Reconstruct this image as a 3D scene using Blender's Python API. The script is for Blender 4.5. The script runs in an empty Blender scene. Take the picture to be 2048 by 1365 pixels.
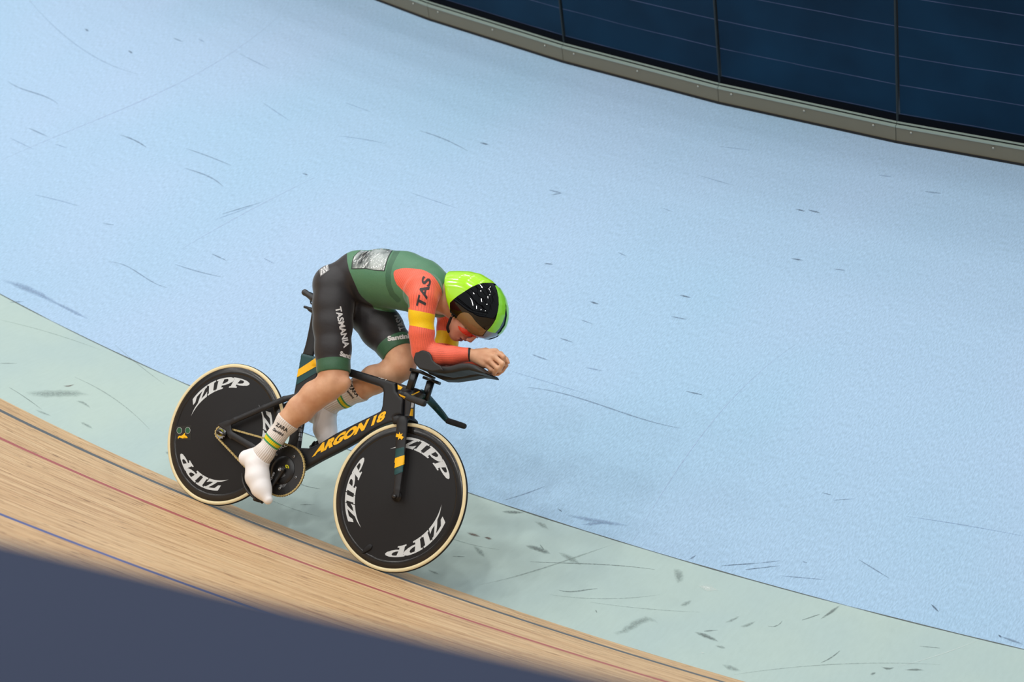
import bpy, bmesh, math, random
import numpy as np
from mathutils import Vector, Matrix
from mathutils.bvhtree import BVHTree

random.seed(4)
rng = np.random.default_rng(7)
SC = bpy.context.scene
COL = SC.collection

# ------------------------------------------------------------------ camera
FPX = 4659.144
R0 = 21.53909           # radius of the bend at the bike
CAM = np.array([27.96440439, 0.0, 6.63680815])
CD = np.array([-0.7405752, -0.37622119, -0.55678181])
CR = np.array([-0.38282114, 0.91718329, -0.11055668])
CU = np.array([-0.55226474, -0.13127231, 0.82326863])
CR = CR / np.linalg.norm(CR)
CD = CD / np.linalg.norm(CD)
CU = np.cross(CR, CD)
cam_data = bpy.data.cameras.new('camera')
cam = bpy.data.objects.new('camera', cam_data)
COL.objects.link(cam)
cam.matrix_world = Matrix(((CR[0], CU[0], -CD[0], CAM[0]), (CR[1], CU[1], -CD[1], CAM[1]),
                           (CR[2], CU[2], -CD[2], CAM[2]), (0, 0, 0, 1)))
cam_data.sensor_width = 36.0
cam_data.lens = FPX / 2048 * 36.0
cam_data.clip_start = 0.05
cam_data.clip_end = 300
cam_data.dof.use_dof = True
cam_data.dof.focus_distance = 10.45
cam_data.dof.aperture_fstop = 3.2
SC.camera = cam

# ------------------------------------------------------------------ light
world = bpy.data.worlds.new('hall')
SC.world = world
world.use_nodes = True
world.node_tree.nodes['Background'].inputs[0].default_value = (0.82, 0.90, 1.0, 1)
world.node_tree.nodes['Background'].inputs[1].default_value = 0.36


def area_light(x, y, z, sx, sy, power):
    l = bpy.data.lights.new('hall_light', 'AREA')
    l.shape = 'RECTANGLE'
    l.size = sx
    l.size_y = sy
    l.energy = power
    l.color = (1.0, 0.985, 0.95)
    o = bpy.data.objects.new('hall_light', l)
    COL.objects.link(o)
    o.location = (x, y, z)
    return o


for ix in range(7):
    for iy in range(5):
        area_light(3 + ix * 4.0, -18.5 + iy * 4.9, 12.5, 0.6, 0.4, 124)

SC.view_settings.view_transform = 'Standard'
SC.view_settings.look = 'None'
SC.view_settings.gamma = 1.0
SC.view_settings.exposure = 0.0
SC.view_settings.use_curve_mapping = False


# ------------------------------------------------------------------ helpers
def lin(c):
    out = []
    for v in c[:3]:
        v = v / 255.0
        out.append(v / 12.92 if v <= 0.04045 else ((v + 0.055) / 1.055) ** 2.4)
    return (*out, 1.0)


def mat(name, rgb, rough=0.5, metal=0.0, coat=0.0, noise=0.0, nscale=40.0, bump=0.0, bscale=200.0, spec=0.5):
    m = bpy.data.materials.new(name)
    m.use_nodes = True
    nt = m.node_tree
    b = nt.nodes['Principled BSDF']
    b.inputs['Base Color'].default_value = lin(rgb)
    b.inputs['Roughness'].default_value = rough
    b.inputs['Metallic'].default_value = metal
    b.inputs['Coat Weight'].default_value = coat
    b.inputs['Coat Roughness'].default_value = 0.05
    b.inputs['Specular IOR Level'].default_value = spec
    if noise > 0:
        tc = nt.nodes.new('ShaderNodeTexCoord')
        n = nt.nodes.new('ShaderNodeTexNoise')
        n.inputs['Scale'].default_value = nscale
        n.inputs['Detail'].default_value = 4
        nt.links.new(tc.outputs['Object'], n.inputs['Vector'])
        mx = nt.nodes.new('ShaderNodeMix')
        mx.data_type = 'RGBA'
        c = lin(rgb)
        mx.inputs[6].default_value = (*[v * (1 - noise) for v in c[:3]], 1)
        mx.inputs[7].default_value = (*[min(1, v * (1 + noise)) for v in c[:3]], 1)
        nt.links.new(n.outputs['Fac'], mx.inputs[0])
        nt.links.new(mx.outputs[2], b.inputs['Base Color'])
    if bump > 0:
        tc = nt.nodes.new('ShaderNodeTexCoord')
        n = nt.nodes.new('ShaderNodeTexNoise')
        n.inputs['Scale'].default_value = bscale
        n.inputs['Detail'].default_value = 3
        nt.links.new(tc.outputs['Object'], n.inputs['Vector'])
        bp = nt.nodes.new('ShaderNodeBump')
        bp.inputs['Strength'].default_value = bump
        bp.inputs['Distance'].default_value = 0.002
        nt.links.new(n.outputs['Fac'], bp.inputs['Height'])
        nt.links.new(bp.outputs['Normal'], b.inputs['Normal'])
    return m


def tag(o, label=None, cat=None, group=None, kind=None):
    if label: o['label'] = label
    if cat: o['category'] = cat
    if group: o['group'] = group
    if kind: o['kind'] = kind
    return o


def link(name, me, mats=None, parent=None, smooth=True):
    if mats is not None:
        for m in (mats if isinstance(mats, (list, tuple)) else [mats]):
            me.materials.append(m)
    if smooth:
        me.polygons.foreach_set('use_smooth', [True] * len(me.polygons))
    o = bpy.data.objects.new(name, me)
    COL.objects.link(o)
    if parent is not None:
        o.parent = parent
    return o


def mesh_np(name, V, F, idx=None):
    me = bpy.data.meshes.new(name)
    V = np.asarray(V, np.float32)
    F = np.asarray(F, np.int32)
    k = F.shape[1]
    me.vertices.add(len(V))
    me.vertices.foreach_set('co', V.ravel())
    me.loops.add(F.size)
    me.loops.foreach_set('vertex_index', F.ravel())
    me.polygons.add(len(F))
    me.polygons.foreach_set('loop_start', np.arange(len(F), dtype=np.int32) * k)
    me.polygons.foreach_set('loop_total', np.full(len(F), k, np.int32))
    if idx is not None:
        me.polygons.foreach_set('material_index', np.asarray(idx, np.int32))
    me.update(calc_edges=True)
    me.validate()
    return me


def mesh_py(name, V, F, idx=None):
    me = bpy.data.meshes.new(name)
    me.from_pydata([tuple(v) for v in V], [], F)
    if idx is not None:
        me.polygons.foreach_set('material_index', idx)
    me.update()
    return me


def empty(name, M=None):
    o = bpy.data.objects.new(name, None)
    o.empty_display_size = 0.2
    COL.objects.link(o)
    if M is not None:
        o.matrix_world = M
    return o


# ------------------------------------------------------------------ the velodrome cross-section
BANK, CSL, CW, BSL, BW = 0.71358, 0.14412, 0.71112, -0.06779, 3.42223
RE = R0 - 0.2 * math.cos(BANK)          # inner edge of the boards


def section(s):
    if s >= 0:
        return RE + s * math.cos(BANK), s * math.sin(BANK)
    if s >= -CW:
        return RE + s * math.cos(CSL), s * math.sin(CSL)
    t = s + CW
    return RE - CW * math.cos(CSL) + t * math.cos(BSL), -CW * math.sin(CSL) + t * math.sin(BSL)


RF, ZF = section(-CW - BW)              # foot of the infield fence


def ray(px, py):
    v = CD + CR * (px - 1024) / FPX - CU * (py - 682.5) / FPX
    return v / np.linalg.norm(v)


_rc, _zc = section(-CW)


def zsurf(r):
    if r > RE: return (r - RE) * math.tan(BANK)
    if r > _rc: return (r - RE) * math.tan(CSL)
    return _zc + (r - _rc) * math.tan(BSL)


def hit_surface(px, py, lift=0.0):
    v = ray(px, py)
    t = 3.0
    prev = t
    while t < 40:
        q = CAM + v * t
        if q[2] < zsurf(math.hypot(q[0], q[1])) + lift:
            break
        prev = t
        t += 0.1
    a, b = prev, t
    for _ in range(30):
        c = (a + b) / 2
        q = CAM + v * c
        if q[2] < zsurf(math.hypot(q[0], q[1])) + lift: b = c
        else: a = c
    return CAM + v * b


def arc_sheet(name, svals, mats, mi, th0=-1.9, th1=1.35, step=0.008, parent=None, kind='structure', extra=None):
    th = np.arange(th0, th1, step)
    V, F, idx, uv = [], [], [], []
    n = len(svals)
    for t in th:
        for s in svals:
            r, z = section(s)
            V.append((r * math.cos(t), r * math.sin(t), z))
            uv.append((t * R0, s))
    for i in range(len(th) - 1):
        for j in range(n - 1):
            a = i * n + j
            F.append((a, a + 1, a + n + 1, a + n))
            idx.append(mi[j])
    # flip so that normals point up
    F = [f[::-1] if False else f for f in F]
    if extra:
        extra(V, F, idx, uv)
    me = mesh_py(name, V, F, idx)
    ul = me.uv_layers.new(name='UVMap')
    li = np.zeros(len(me.loops), np.int32)
    me.loops.foreach_get('vertex_index', li)
    ul.data.foreach_set('uv', np.array(uv, np.float32)[li].ravel())
    o = link(name, me, mats, parent, smooth=False)
    tag(o, kind=kind)
    return o


def nodes_of(m):
    return m.node_tree, m.node_tree.nodes, m.node_tree.links, m.node_tree.nodes['Principled BSDF']


def ramp(nt, stops):
    r = nt.nodes.new('ShaderNodeValToRGB')
    el = r.color_ramp.elements
    el[0].position, el[0].color = stops[0]
    el[1].position, el[1].color = stops[1]
    for p, c in stops[2:]:
        e = el.new(p)
        e.color = c
    return r


def noise_node(nt, vec, scale, detail=4, sx=None, rough=0.5):
    if sx is not None:
        mp = nt.nodes.new('ShaderNodeMapping')
        mp.inputs['Scale'].default_value = sx
        nt.links.new(vec, mp.inputs['Vector'])
        vec = mp.outputs[0]
    n = nt.nodes.new('ShaderNodeTexNoise')
    n.inputs['Scale'].default_value = scale
    n.inputs['Detail'].default_value = detail
    n.inputs['Roughness'].default_value = rough
    nt.links.new(vec, n.inputs['Vector'])
    return n.outputs['Fac']


def mixc(nt, fac, a, b, mode='MIX'):
    mx = nt.nodes.new('ShaderNodeMix')
    mx.data_type = 'RGBA'
    mx.blend_type = mode
    for s, v in ((0, fac), (6, a), (7, b)):
        if isinstance(v, (int, float)): mx.inputs[s].default_value = v
        elif isinstance(v, tuple): mx.inputs[s].default_value = v
        else: nt.links.new(v, mx.inputs[s])
    return mx.outputs[2]


def paint_material(name, rgb, rgb2, dark, grain, big=0.35, rough=0.75, gamp=0.07):
    """rolled floor paint: large soft tone drift, fine speckle, soft bump"""
    m = mat(name, rgb, rough=rough, spec=0.25)
    nt, N, L, b = nodes_of(m)
    uv = N.new('ShaderNodeUVMap').outputs[0]
    f1 = noise_node(nt, uv, big, 3)
    r1 = ramp(nt, [(0.35, lin(rgb)), (0.68, lin(rgb2))])
    L.new(f1, r1.inputs[0])
    f2 = noise_node(nt, uv, grain, 5, sx=(1.9, 0.55, 1), rough=0.6)
    r2 = ramp(nt, [(0.34, (1 - gamp,) * 3 + (1,)), (0.66, (1 + gamp,) * 3 + (1,))])
    L.new(f2, r2.inputs[0])
    c = mixc(nt, 1.0, r1.outputs[0], r2.outputs[0], 'MULTIPLY')
    f3 = noise_node(nt, uv, 2.2, 4, rough=0.6)
    r3 = ramp(nt, [(0.60, (1, 1, 1, 1)), (0.85, (dark,) * 3 + (1,))])
    L.new(f3, r3.inputs[0])
    c = mixc(nt, 1.0, c, r3.outputs[0], 'MULTIPLY')
    L.new(c, b.inputs['Base Color'])
    bp = N.new('ShaderNodeBump')
    bp.inputs['Strength'].default_value = 0.25
    bp.inputs['Distance'].default_value = 0.003
    L.new(f2, bp.inputs['Height'])
    L.new(bp.outputs['Normal'], b.inputs['Normal'])
    return m


M_blue = paint_material('blue floor paint', (153, 186, 212), (164, 188, 216), 0.96, 70.0, gamp=0.13)
M_sage = paint_material('sage green paint', (171, 190, 184), (163, 184, 184), 0.90, 30.0, big=1.2, rough=0.6, gamp=0.02)


def wood_material():
    m = mat('pale pine boards', (216, 184, 142), rough=0.55, spec=0.3)
    nt, N, L, b = nodes_of(m)
    uv = N.new('ShaderNodeUVMap').outputs[0]
    f1 = noise_node(nt, uv, 1.0, 6, sx=(1.1, 26, 1), rough=0.65)
    r1 = ramp(nt, [(0.30, lin((168, 128, 90))), (0.46, lin((206, 170, 126))), (0.58, lin((216, 184, 141))), (0.78, lin((232, 204, 160)))])
    L.new(f1, r1.inputs[0])
    f2 = noise_node(nt, uv, 1.0, 3, sx=(4.0, 75, 1), rough=0.55)
    r2 = ramp(nt, [(0.42, (0.84, 0.81, 0.78, 1)), (0.60, (1.04, 1.03, 1.02, 1))])
    L.new(f2, r2.inputs[0])
    c = mixc(nt, 1.0, r1.outputs[0], r2.outputs[0], 'MULTIPLY')
    # dark knots, long along the boards
    f3 = noise_node(nt, uv, 1.0, 2, sx=(9.0, 40, 1), rough=0.6)
    r3 = ramp(nt, [(0.60, (1, 1, 1, 1)), (0.69, (0.46, 0.38, 0.32, 1))])
    L.new(f3, r3.inputs[0])
    c = mixc(nt, 0.85, c, r3.outputs[0], 'MULTIPLY')
    # joints between the narrow boards
    sp = N.new('ShaderNodeSeparateXYZ')
    L.new(uv, sp.inputs[0])
    ml = N.new('ShaderNodeMath'); ml.operation = 'MULTIPLY'; ml.inputs[1].default_value = 1 / 0.043
    fr = N.new('ShaderNodeMath'); fr.operation = 'FRACT'
    gt = N.new('ShaderNodeMath'); gt.operation = 'LESS_THAN'; gt.inputs[1].default_value = 0.05
    L.new(sp.outputs[1], ml.inputs[0]); L.new(ml.outputs[0], fr.inputs[0]); L.new(fr.outputs[0], gt.inputs[0])
    c = mixc(nt, gt.outputs[0], c, mixc(nt, 1.0, c, (0.84, 0.80, 0.76, 1), 'MULTIPLY'))
    L.new(c, b.inputs['Base Color'])
    return m


M_wood = wood_material()
M_lblack = mat('dark grey line paint', (84, 88, 92), rough=0.6, noise=0.15, nscale=30)
M_lred = mat('dull red line paint', (166, 84, 80), rough=0.6, noise=0.15, nscale=30)
M_lblue = mat('blue line paint', (74, 88, 142), rough=0.6, noise=0.15, nscale=30)

# safety zone (light blue)
sv = [-CW - BW - 0.4] + [-CW - BW * (1 - k / 6) for k in range(0, 7)]
floor = arc_sheet('floor', sv, [M_blue], [0] * (len(sv) - 1))
# sage green band
sv = [-CW, -CW * 0.66, -CW * 0.33, 0]
band = arc_sheet('floor_band', sv, [M_sage], [0] * 3)
# boards with the three painted lines
sv = [0, 0.244, 0.306, 0.873, 0.927, 1.6, 2.478, 2.522, 3.4, 4.2, 5.0, 5.8, 6.6, 7.05]
track = arc_sheet('floor_track', sv, [M_wood, M_lblack, M_lred, M_lblue],
                  [0, 1, 0, 2, 0, 0, 3, 0, 0, 0, 0, 0, 0])
M_joint = mat('dark seam filler', (96, 104, 104), rough=0.9, noise=0.3, nscale=14)


def seam(name, s, w):
    th = np.arange(-1.2, 1.2, 0.008)
    V, F = [], []
    for i, t in enumerate(th):
        ww = w * (0.55 + 0.45 * math.sin(i * 1.7) * math.sin(i * 0.61))
        for ds in (-ww, ww):
            r, z = section(s + ds)
            V.append((r * math.cos(t), r * math.sin(t), z + 0.002))
    for i in range(len(th) - 1):
        a = i * 2
        F.append((a, a + 1, a + 3, a + 2))
    o = link(name, mesh_py(name, V, F), M_joint)
    tag(o, kind='structure')


seam('trim_1', -CW, 0.0035)

# infield ground beyond the fence and ground under the stands
M_in = mat('dark infield floor', (52, 56, 62), rough=0.7, noise=0.2, nscale=2)


def ring(name, r0, z0, r1, z1, m, th0=-1.9, th1=1.35):
    th = np.arange(th0, th1, 0.02)
    V, F = [], []
    for t in th:
        V.append((r0 * math.cos(t), r0 * math.sin(t), z0))
        V.append((r1 * math.cos(t), r1 * math.sin(t), z1))
    for i in range(len(th) - 1):
        a = i * 2
        F.append((a, a + 1, a + 3, a + 2))
    o = link(name, mesh_py(name, V, F), m)
    tag(o, kind='structure')
    return o


ring('floor_infield', 0.5, ZF - 0.02, RF - 0.3, ZF - 0.02, M_in)
ring('floor_stand', 27.2, 4.35, 33.0, 4.35, M_in)

# ------------------------------------------------------------------ scuff marks painted by tyres (part of the floor paint)
M_sc = {}
for nm, c in (('a', (118, 140, 162)), ('b', (84, 102, 122)), ('c', (134, 158, 186)), ('g', (140, 156, 153)),
              ('h', (112, 126, 124)), ('w', (214, 224, 220)), ('r', (104, 88, 82)), ('p', (168, 180, 208))):
    M_sc[nm] = mat('scuff ' + nm, c, rough=0.8, noise=0.12, nscale=60)


def soft(m, f):
    nt, N, L, b = nodes_of(m)
    tc = N.new('ShaderNodeTexCoord')
    n = N.new('ShaderNodeTexNoise'); n.inputs['Scale'].default_value = 90; n.inputs['Detail'].default_value = 4
    L.new(tc.outputs['Object'], n.inputs['Vector'])
    mr = N.new('ShaderNodeMapRange')
    mr.inputs[1].default_value = 0.35; mr.inputs[2].default_value = 0.65
    mr.inputs[3].default_value = f * 0.55; mr.inputs[4].default_value = min(1, f * 1.3)
    L.new(n.outputs['Fac'], mr.inputs[0])
    at = N.new('ShaderNodeAttribute'); at.attribute_name = 'fade'
    pw = N.new('ShaderNodeMath'); pw.operation = 'MULTIPLY'
    L.new(at.outputs['Fac'], pw.inputs[0]); L.new(mr.outputs[0], pw.inputs[1]); L.new(pw.outputs[0], b.inputs['Alpha'])


for k, f in (('a', .75), ('b', .85), ('c', .55), ('g', .5), ('h', .75), ('w', .6), ('r', .85), ('p', .5)):
    soft(M_sc[k], f)


def marks(name, parent, items):
    """each item: (material key, max width px, [(px,py),...]) laid as a tapering sliver on the floor"""
    keys = sorted({i[0] for i in items})
    V, F, idx, fade = [], [], [], []
    for key, w, pts in items:
        P_ = np.array(pts, float)
        # resample smoothly
        seg = np.r_[0, np.cumsum(np.hypot(*np.diff(P_, axis=0).T))]
        n = max(6, int(seg[-1] / 8))
        t = np.linspace(0, seg[-1], n)
        if len(P_) > 2:
            co = np.polyfit(seg, P_, min(3, len(P_) - 1))
            Q = np.stack([np.polyval(co[:, 0], t), np.polyval(co[:, 1], t)], 1)
        else:
            Q = np.stack([np.interp(t, seg, P_[:, 0]), np.interp(t, seg, P_[:, 1])], 1)
        T = np.gradient(Q, axis=0); T /= np.linalg.norm(T, axis=1)[:, None]
        Nn = np.stack([-T[:, 1], T[:, 0]], 1)
        base = len(V)
        for k in range(n):
            ww = max(0.12, w * math.sin(math.pi * (0.06 + 0.9 * k / (n - 1))) ** 0.8) / 2
            ww *= 1 + 0.15 * rng.standard_normal()
            en = min(1, 3.0 * k / (n - 1), 3.0 * (n - 1 - k) / (n - 1)) if w > 2.5 else 1
            ww *= 1.25
            for sgn in (-1, 0, 1):
                fade.append(en * ((1.2 if w > 2.5 else .9) if sgn == 0 else (0.0 if w > 2.5 else .2)))
                q = Q[k] + Nn[k] * ww * sgn
                p = hit_surface(q[0], q[1], 0.0012)
                V.append(tuple(p))
        for k in range(n - 1):
            a = base + 3 * k
            F.append((a, a + 1, a + 4, a + 3)); idx.append(keys.index(key))
            F.append((a + 1, a + 2, a + 5, a + 4)); idx.append(keys.index(key))
    me = mesh_py(name, V, F, idx)
    fa_ = me.attributes.new('fade', 'FLOAT', 'POINT'); fa_.data.foreach_set('value', np.array(fade, np.float32))
    o = link(name, me, [M_sc[k] for k in keys], parent, smooth=False)
    return o


blue_marks = [
    ('a', 2.2, [(16, 163), (60, 183), (90, 193), (116, 208)]), ('c', 1.4, [(58, 0), (100, 45), (160, 95), (275, 148)]),
    ('b', 3, [(169, 57), (178, 63)]), ('b', 3, [(256, 101), (266, 107)]), ('a', 2, [(347, 76), (366, 84)]),
    ('c', 2, [(397, 78), (409, 84)]), ('c', 1.5, [(480, 108), (540, 138)]), ('c', 1.6, [(525, 205), (580, 242)]),
    ('a', 2, [(57, 256), (95, 273)]), ('c', 1.6, [(20, 276), (68, 299)]), ('b', 2.2, [(240, 270), (268, 280), (293, 295)]),
    ('c', 1.8, [(110, 288), (134, 296)]), ('a', 1.8, [(372, 297), (415, 312), (462, 331)]),
    ('a', 2.3, [(368, 336), (400, 346), (425, 357), (447, 374)]), ('c', 1.8, [(70, 390), (110, 399), (160, 413)]),
    ('a', 1.8, [(445, 428), (525, 404)]), ('c', 1.5, [(430, 440), (505, 412)]), ('a', 1.6, [(207, 447), (228, 450)]),
    ('b', 2, [(424, 508), (452, 521)]), ('a', 2, [(350, 529), (392, 542), (442, 554)]), ('a', 1.6, [(218, 524), (260, 536), (290, 555), (335, 576)]),
    ('c', 2, [(528, 517), (548, 527)]), ('c', 12, [(0, 560), (60, 580), (125, 615)]), ('c', 6, [(100, 600), (180, 640)]),
    ('a', 2, [(20, 605), (48, 603)]), ('c', 1.6, [(690, 205), (742, 224)]), ('c', 1.6, [(676, 272), (730, 279), (770, 287)]),
    ('a', 2, [(840, 262), (880, 275), (935, 302)]), ('b', 3, [(958, 285), (980, 290)]), ('b', 2.5, [(605, 347), (616, 350)]),
    ('c', 1.4, [(820, 385), (870, 402), (915, 417)]), ('a', 2.4, [(1098, 380), (1122, 386)]), ('a', 2, [(1102, 390), (1125, 386)]),
    ('c', 1.5, [(1325, 416), (1345, 424)]), ('b', 3, [(1590, 418), (1612, 423)]), ('b', 2.6, [(1087, 527), (1108, 529)]),
    ('a', 1.8, [(1236, 505), (1252, 512)]), ('b', 2.6, [(1580, 517), (1608, 521)]), ('b', 2.5, [(1617, 420), (1640, 426)]),
    ('b', 3, [(1178, 603), (1200, 609)]), ('b', 3, [(1357, 590), (1384, 596)]), ('a', 2.2, [(1342, 633), (1372, 639)]),
    ('a', 3, [(1116, 675), (1148, 686)]), ('a', 3, [(1060, 708), (1100, 722)]), ('c', 3, [(1170, 735), (1206, 742)]),
    ('b', 2.2, [(1372, 783), (1404, 790)]), ('a', 2.2, [(1055, 775), (1115, 785), (1200, 810), (1300, 843), (1362, 857)]),
    ('b', 1.6, [(1645, 986), (1664, 991)]), ('a', 1.8, [(1666, 1001), (1708, 998)]), ('c', 1.8, [(1812, 1033), (1880, 1043), (2048, 1073)]),
    ('b', 2.2, [(1443, 1132), (1516, 1127)]), ('a', 1.8, [(1516, 1127), (1560, 1122)]), ('b', 1.8, [(1490, 1140), (1560, 1132)]),
    ('a', 1.8, [(1560, 1152), (1650, 1160)]), ('b', 3.5, [(1860, 1207), (1879, 1226)]), ('a', 2.5, [(1718, 1120), (1778, 1157)]),
    ('a', 2, [(1606, 1124), (1614, 1126)]), ('b', 4, [(1996, 1270), (2004, 1276)]), ('a', 5, [(2000, 1273), (2048, 1290)]),
    ('a', 3.5, [(1376, 1121), (1394, 1110)]), ('c', 9, [(1130, 1030), (1180, 1040), (1260, 1052)]), ('b', 2, [(1116, 1018), (1124, 1024)]),
    ('a', 2, [(1008, 1001), (1050, 988), (1092, 972)]), ('c', 7, [(1160, 1050), (1215, 1046)]),
    ('a', 2.2, [(1850, 383), (1882, 387)]), ('a', 2, [(1668, 538), (1690, 541)]), ('c', 2, [(1758, 350), (1782, 354)]),
    ('c', 1.4, [(1438, 293), (1500, 300)]), ('p', 1.3, [(1262, 1090), (1310, 1010), (1420, 850), (1590, 690)]),
    ('p', 1.4, [(0, 322), (180, 245), (350, 170), (560, 30)]), ('p', 1.2, [(360, 500), (520, 410), (640, 350)]),
    ('c', 1.3, [(1395, 350), (1470, 372)]), ('a', 1.6, [(985, 715), (1018, 724)]), ('c', 1.2, [(1020, 742), (1180, 790)]),
    ('a', 2.2, [(2030, 105), (2040, 108)]), ('a', 1.6, [(1162, 640), (1185, 648)]),
]
sage_marks = [
    ('r', 6, [(933, 1066), (962, 1074)]), ('r', 5, [(968, 1075), (985, 1079)]), ('h', 6, [(1003, 1024), (1050, 1026)]),
    ('g', 8, [(1068, 1044), (1084, 1050), (1098, 1060)]), ('h', 9, [(1050, 1092), (1074, 1098), (1102, 1108)]),
    ('g', 10, [(1116, 1106), (1136, 1115), (1164, 1132)]), ('g', 9, [(946, 1092), (958, 1102), (970, 1116)]),
    ('g', 3, [(950, 1172), (1060, 1145), (1160, 1112), (1240, 1085)]), ('h', 1.6, [(1060, 1124), (1110, 1126), (1240, 1132), (1310, 1140)]),
    ('h', 2.4, [(1118, 1181), (1140, 1184), (1175, 1180), (1195, 1178)]), ('g', 16, [(1346, 1140), (1358, 1152), (1356, 1168)]),
    ('w', 10, [(1394, 1172), (1412, 1176), (1440, 1182)]), ('g', 8, [(1360, 1212), (1372, 1208), (1384, 1201)]),
    ('g', 14, [(1226, 1268), (1262, 1254), (1290, 1240), (1318, 1248)]), ('h', 7, [(1388, 1265), (1410, 1272), (1438, 1284)]),
    ('h', 2, [(1408, 1263), (1436, 1261)]), ('g', 9, [(1443, 1330), (1460, 1336), (1482, 1342)]), ('h', 5, [(1640, 1240), (1660, 1226), (1682, 1210)]),
    ('h', 2, [(1604, 1241), (1640, 1229)]), ('g', 6, [(1450, 1246), (1466, 1240), (1480, 1232)]), ('g', 7, [(1480, 1254), (1500, 1249), (1512, 1242)]),
    ('h', 1.6, [(1536, 1253), (1556, 1251), (1565, 1242)]), ('h', 2.2, [(1642, 1326), (1662, 1316), (1680, 1302)]),
    ('h', 4, [(1762, 1334), (1778, 1338), (1790, 1335)]), ('h', 4, [(1808, 1341), (1830, 1340), (1850, 1341)]),
    ('g', 1.6, [(1468, 1350), (1560, 1338), (1700, 1328), (1880, 1330)]), ('h', 4, [(1740, 1350), (1752, 1346)]),
    ('w', 1.4, [(1800, 1333), (1880, 1310), (1960, 1280)]), ('w', 3, [(1400, 1305), (1410, 1308)]),
    ('h', 1.6, [(1840, 1293), (1880, 1297)]), ('g', 5, [(1430, 1292), (1452, 1297)]),
    ('g', 14, [(50, 786), (90, 788), (140, 787), (180, 790)]), ('r', 3, [(126, 772), (140, 772), (150, 768)]), ('h', 1.4, [(18, 775), (50, 795), (84, 820)]),
    ('g', 6, [(160, 845), (172, 850), (186, 858)]), ('h', 1.4, [(0, 727), (34, 727)]), ('g', 1.8, [(150, 755), (220, 792), (300, 860)]),
    ('g', 5, [(150, 802), (170, 808), (182, 818)]), ('g', 5, [(70, 820), (86, 826), (104, 833)]), ('g', 1.3, [(230, 690), (290, 740), (330, 770)]),
    ('h', 1.4, [(586, 962), (610, 972), (640, 978)]), ('h', 1.4, [(600, 1010), (630, 1010)]), ('g', 1.4, [(540, 1000), (580, 1016), (640, 1034)]),
    ('h', 1.6, [(905, 1113), (930, 1114)]), ('g', 4, [(855, 1140), (880, 1150)]), ('h', 2, [(1080, 1090), (1088, 1100)]),
    ('h', 2.2, [(1191, 1221), (1194, 1226)]), ('g', 1.4, [(860, 1060), (910, 1080), (1000, 1100)]),
    ('g', 7, [(330, 905), (345, 908)]), ('g', 1.4, [(1100, 1190), (1200, 1198), (1320, 1190)]),
    ('g', 1.3, [(1180, 1205), (1260, 1215), (1400, 1225)]), ('g', 1.2, [(0, 640), (80, 660), (200, 700)]),
]
marks('scuff_marks', floor, blue_marks)
marks('scuff_marks', band, sage_marks)

# ------------------------------------------------------------------ infield fence, one panel per bay
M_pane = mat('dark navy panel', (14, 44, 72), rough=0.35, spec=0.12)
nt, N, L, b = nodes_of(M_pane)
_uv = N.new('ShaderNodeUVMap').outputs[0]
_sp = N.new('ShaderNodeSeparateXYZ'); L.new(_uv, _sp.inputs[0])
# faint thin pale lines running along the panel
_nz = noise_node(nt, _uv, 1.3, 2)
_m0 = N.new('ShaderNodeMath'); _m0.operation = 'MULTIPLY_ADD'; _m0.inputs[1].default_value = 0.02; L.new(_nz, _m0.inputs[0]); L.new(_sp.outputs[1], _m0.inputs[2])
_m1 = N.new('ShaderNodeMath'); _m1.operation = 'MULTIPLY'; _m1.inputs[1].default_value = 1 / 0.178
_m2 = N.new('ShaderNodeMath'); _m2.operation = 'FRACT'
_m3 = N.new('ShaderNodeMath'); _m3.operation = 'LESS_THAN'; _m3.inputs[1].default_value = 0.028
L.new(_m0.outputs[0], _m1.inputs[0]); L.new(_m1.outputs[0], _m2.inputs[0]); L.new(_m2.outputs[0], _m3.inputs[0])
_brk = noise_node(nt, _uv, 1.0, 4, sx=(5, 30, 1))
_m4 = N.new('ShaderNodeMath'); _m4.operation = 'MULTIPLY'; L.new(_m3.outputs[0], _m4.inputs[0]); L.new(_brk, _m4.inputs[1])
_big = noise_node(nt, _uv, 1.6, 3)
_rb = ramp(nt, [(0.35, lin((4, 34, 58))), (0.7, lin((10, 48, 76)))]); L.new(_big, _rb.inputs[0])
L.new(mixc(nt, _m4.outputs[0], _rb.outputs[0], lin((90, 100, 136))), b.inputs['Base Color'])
M_rail = mat('olive grey painted channel', (116, 114, 98), rough=0.45, noise=0.05, nscale=8)
M_lip = mat('pale channel lip', (150, 166, 158), rough=0.4)
M_blk = mat('black rubber', (16, 18, 22), rough=0.7)
M_nvy = mat('near black gap', (3, 8, 18), rough=0.8, spec=0.1)
M_screw = mat('zinc screw', (190, 194, 186), rough=0.35, metal=0.4)
M_post = mat('dark post', (24, 34, 38), rough=0.4)


def box_arc(V, F, idx, r0, r1, z0, z1, t0, t1, mi, n=1, chord=True):
    """box between two angles; straight between its ends when chord"""
    base = len(V)
    for k in range(n + 1):
        t = t0 + (t1 - t0) * k / n
        for r, z in ((r0, z0), (r1, z0), (r1, z1), (r0, z1)):
            V.append((r * math.cos(t), r * math.sin(t), z))
    for k in range(n):
        a = base + 4 * k
        for j in range(4):
            F.append((a + j, a + (j + 1) % 4, a + 4 + (j + 1) % 4, a + 4 + j)); idx.append(mi)
    F.append((base + 3, base + 2, base + 1, base)); idx.append(mi)
    a = base + 4 * n
    F.append((a, a + 1, a + 2, a + 3)); idx.append(mi)


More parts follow.
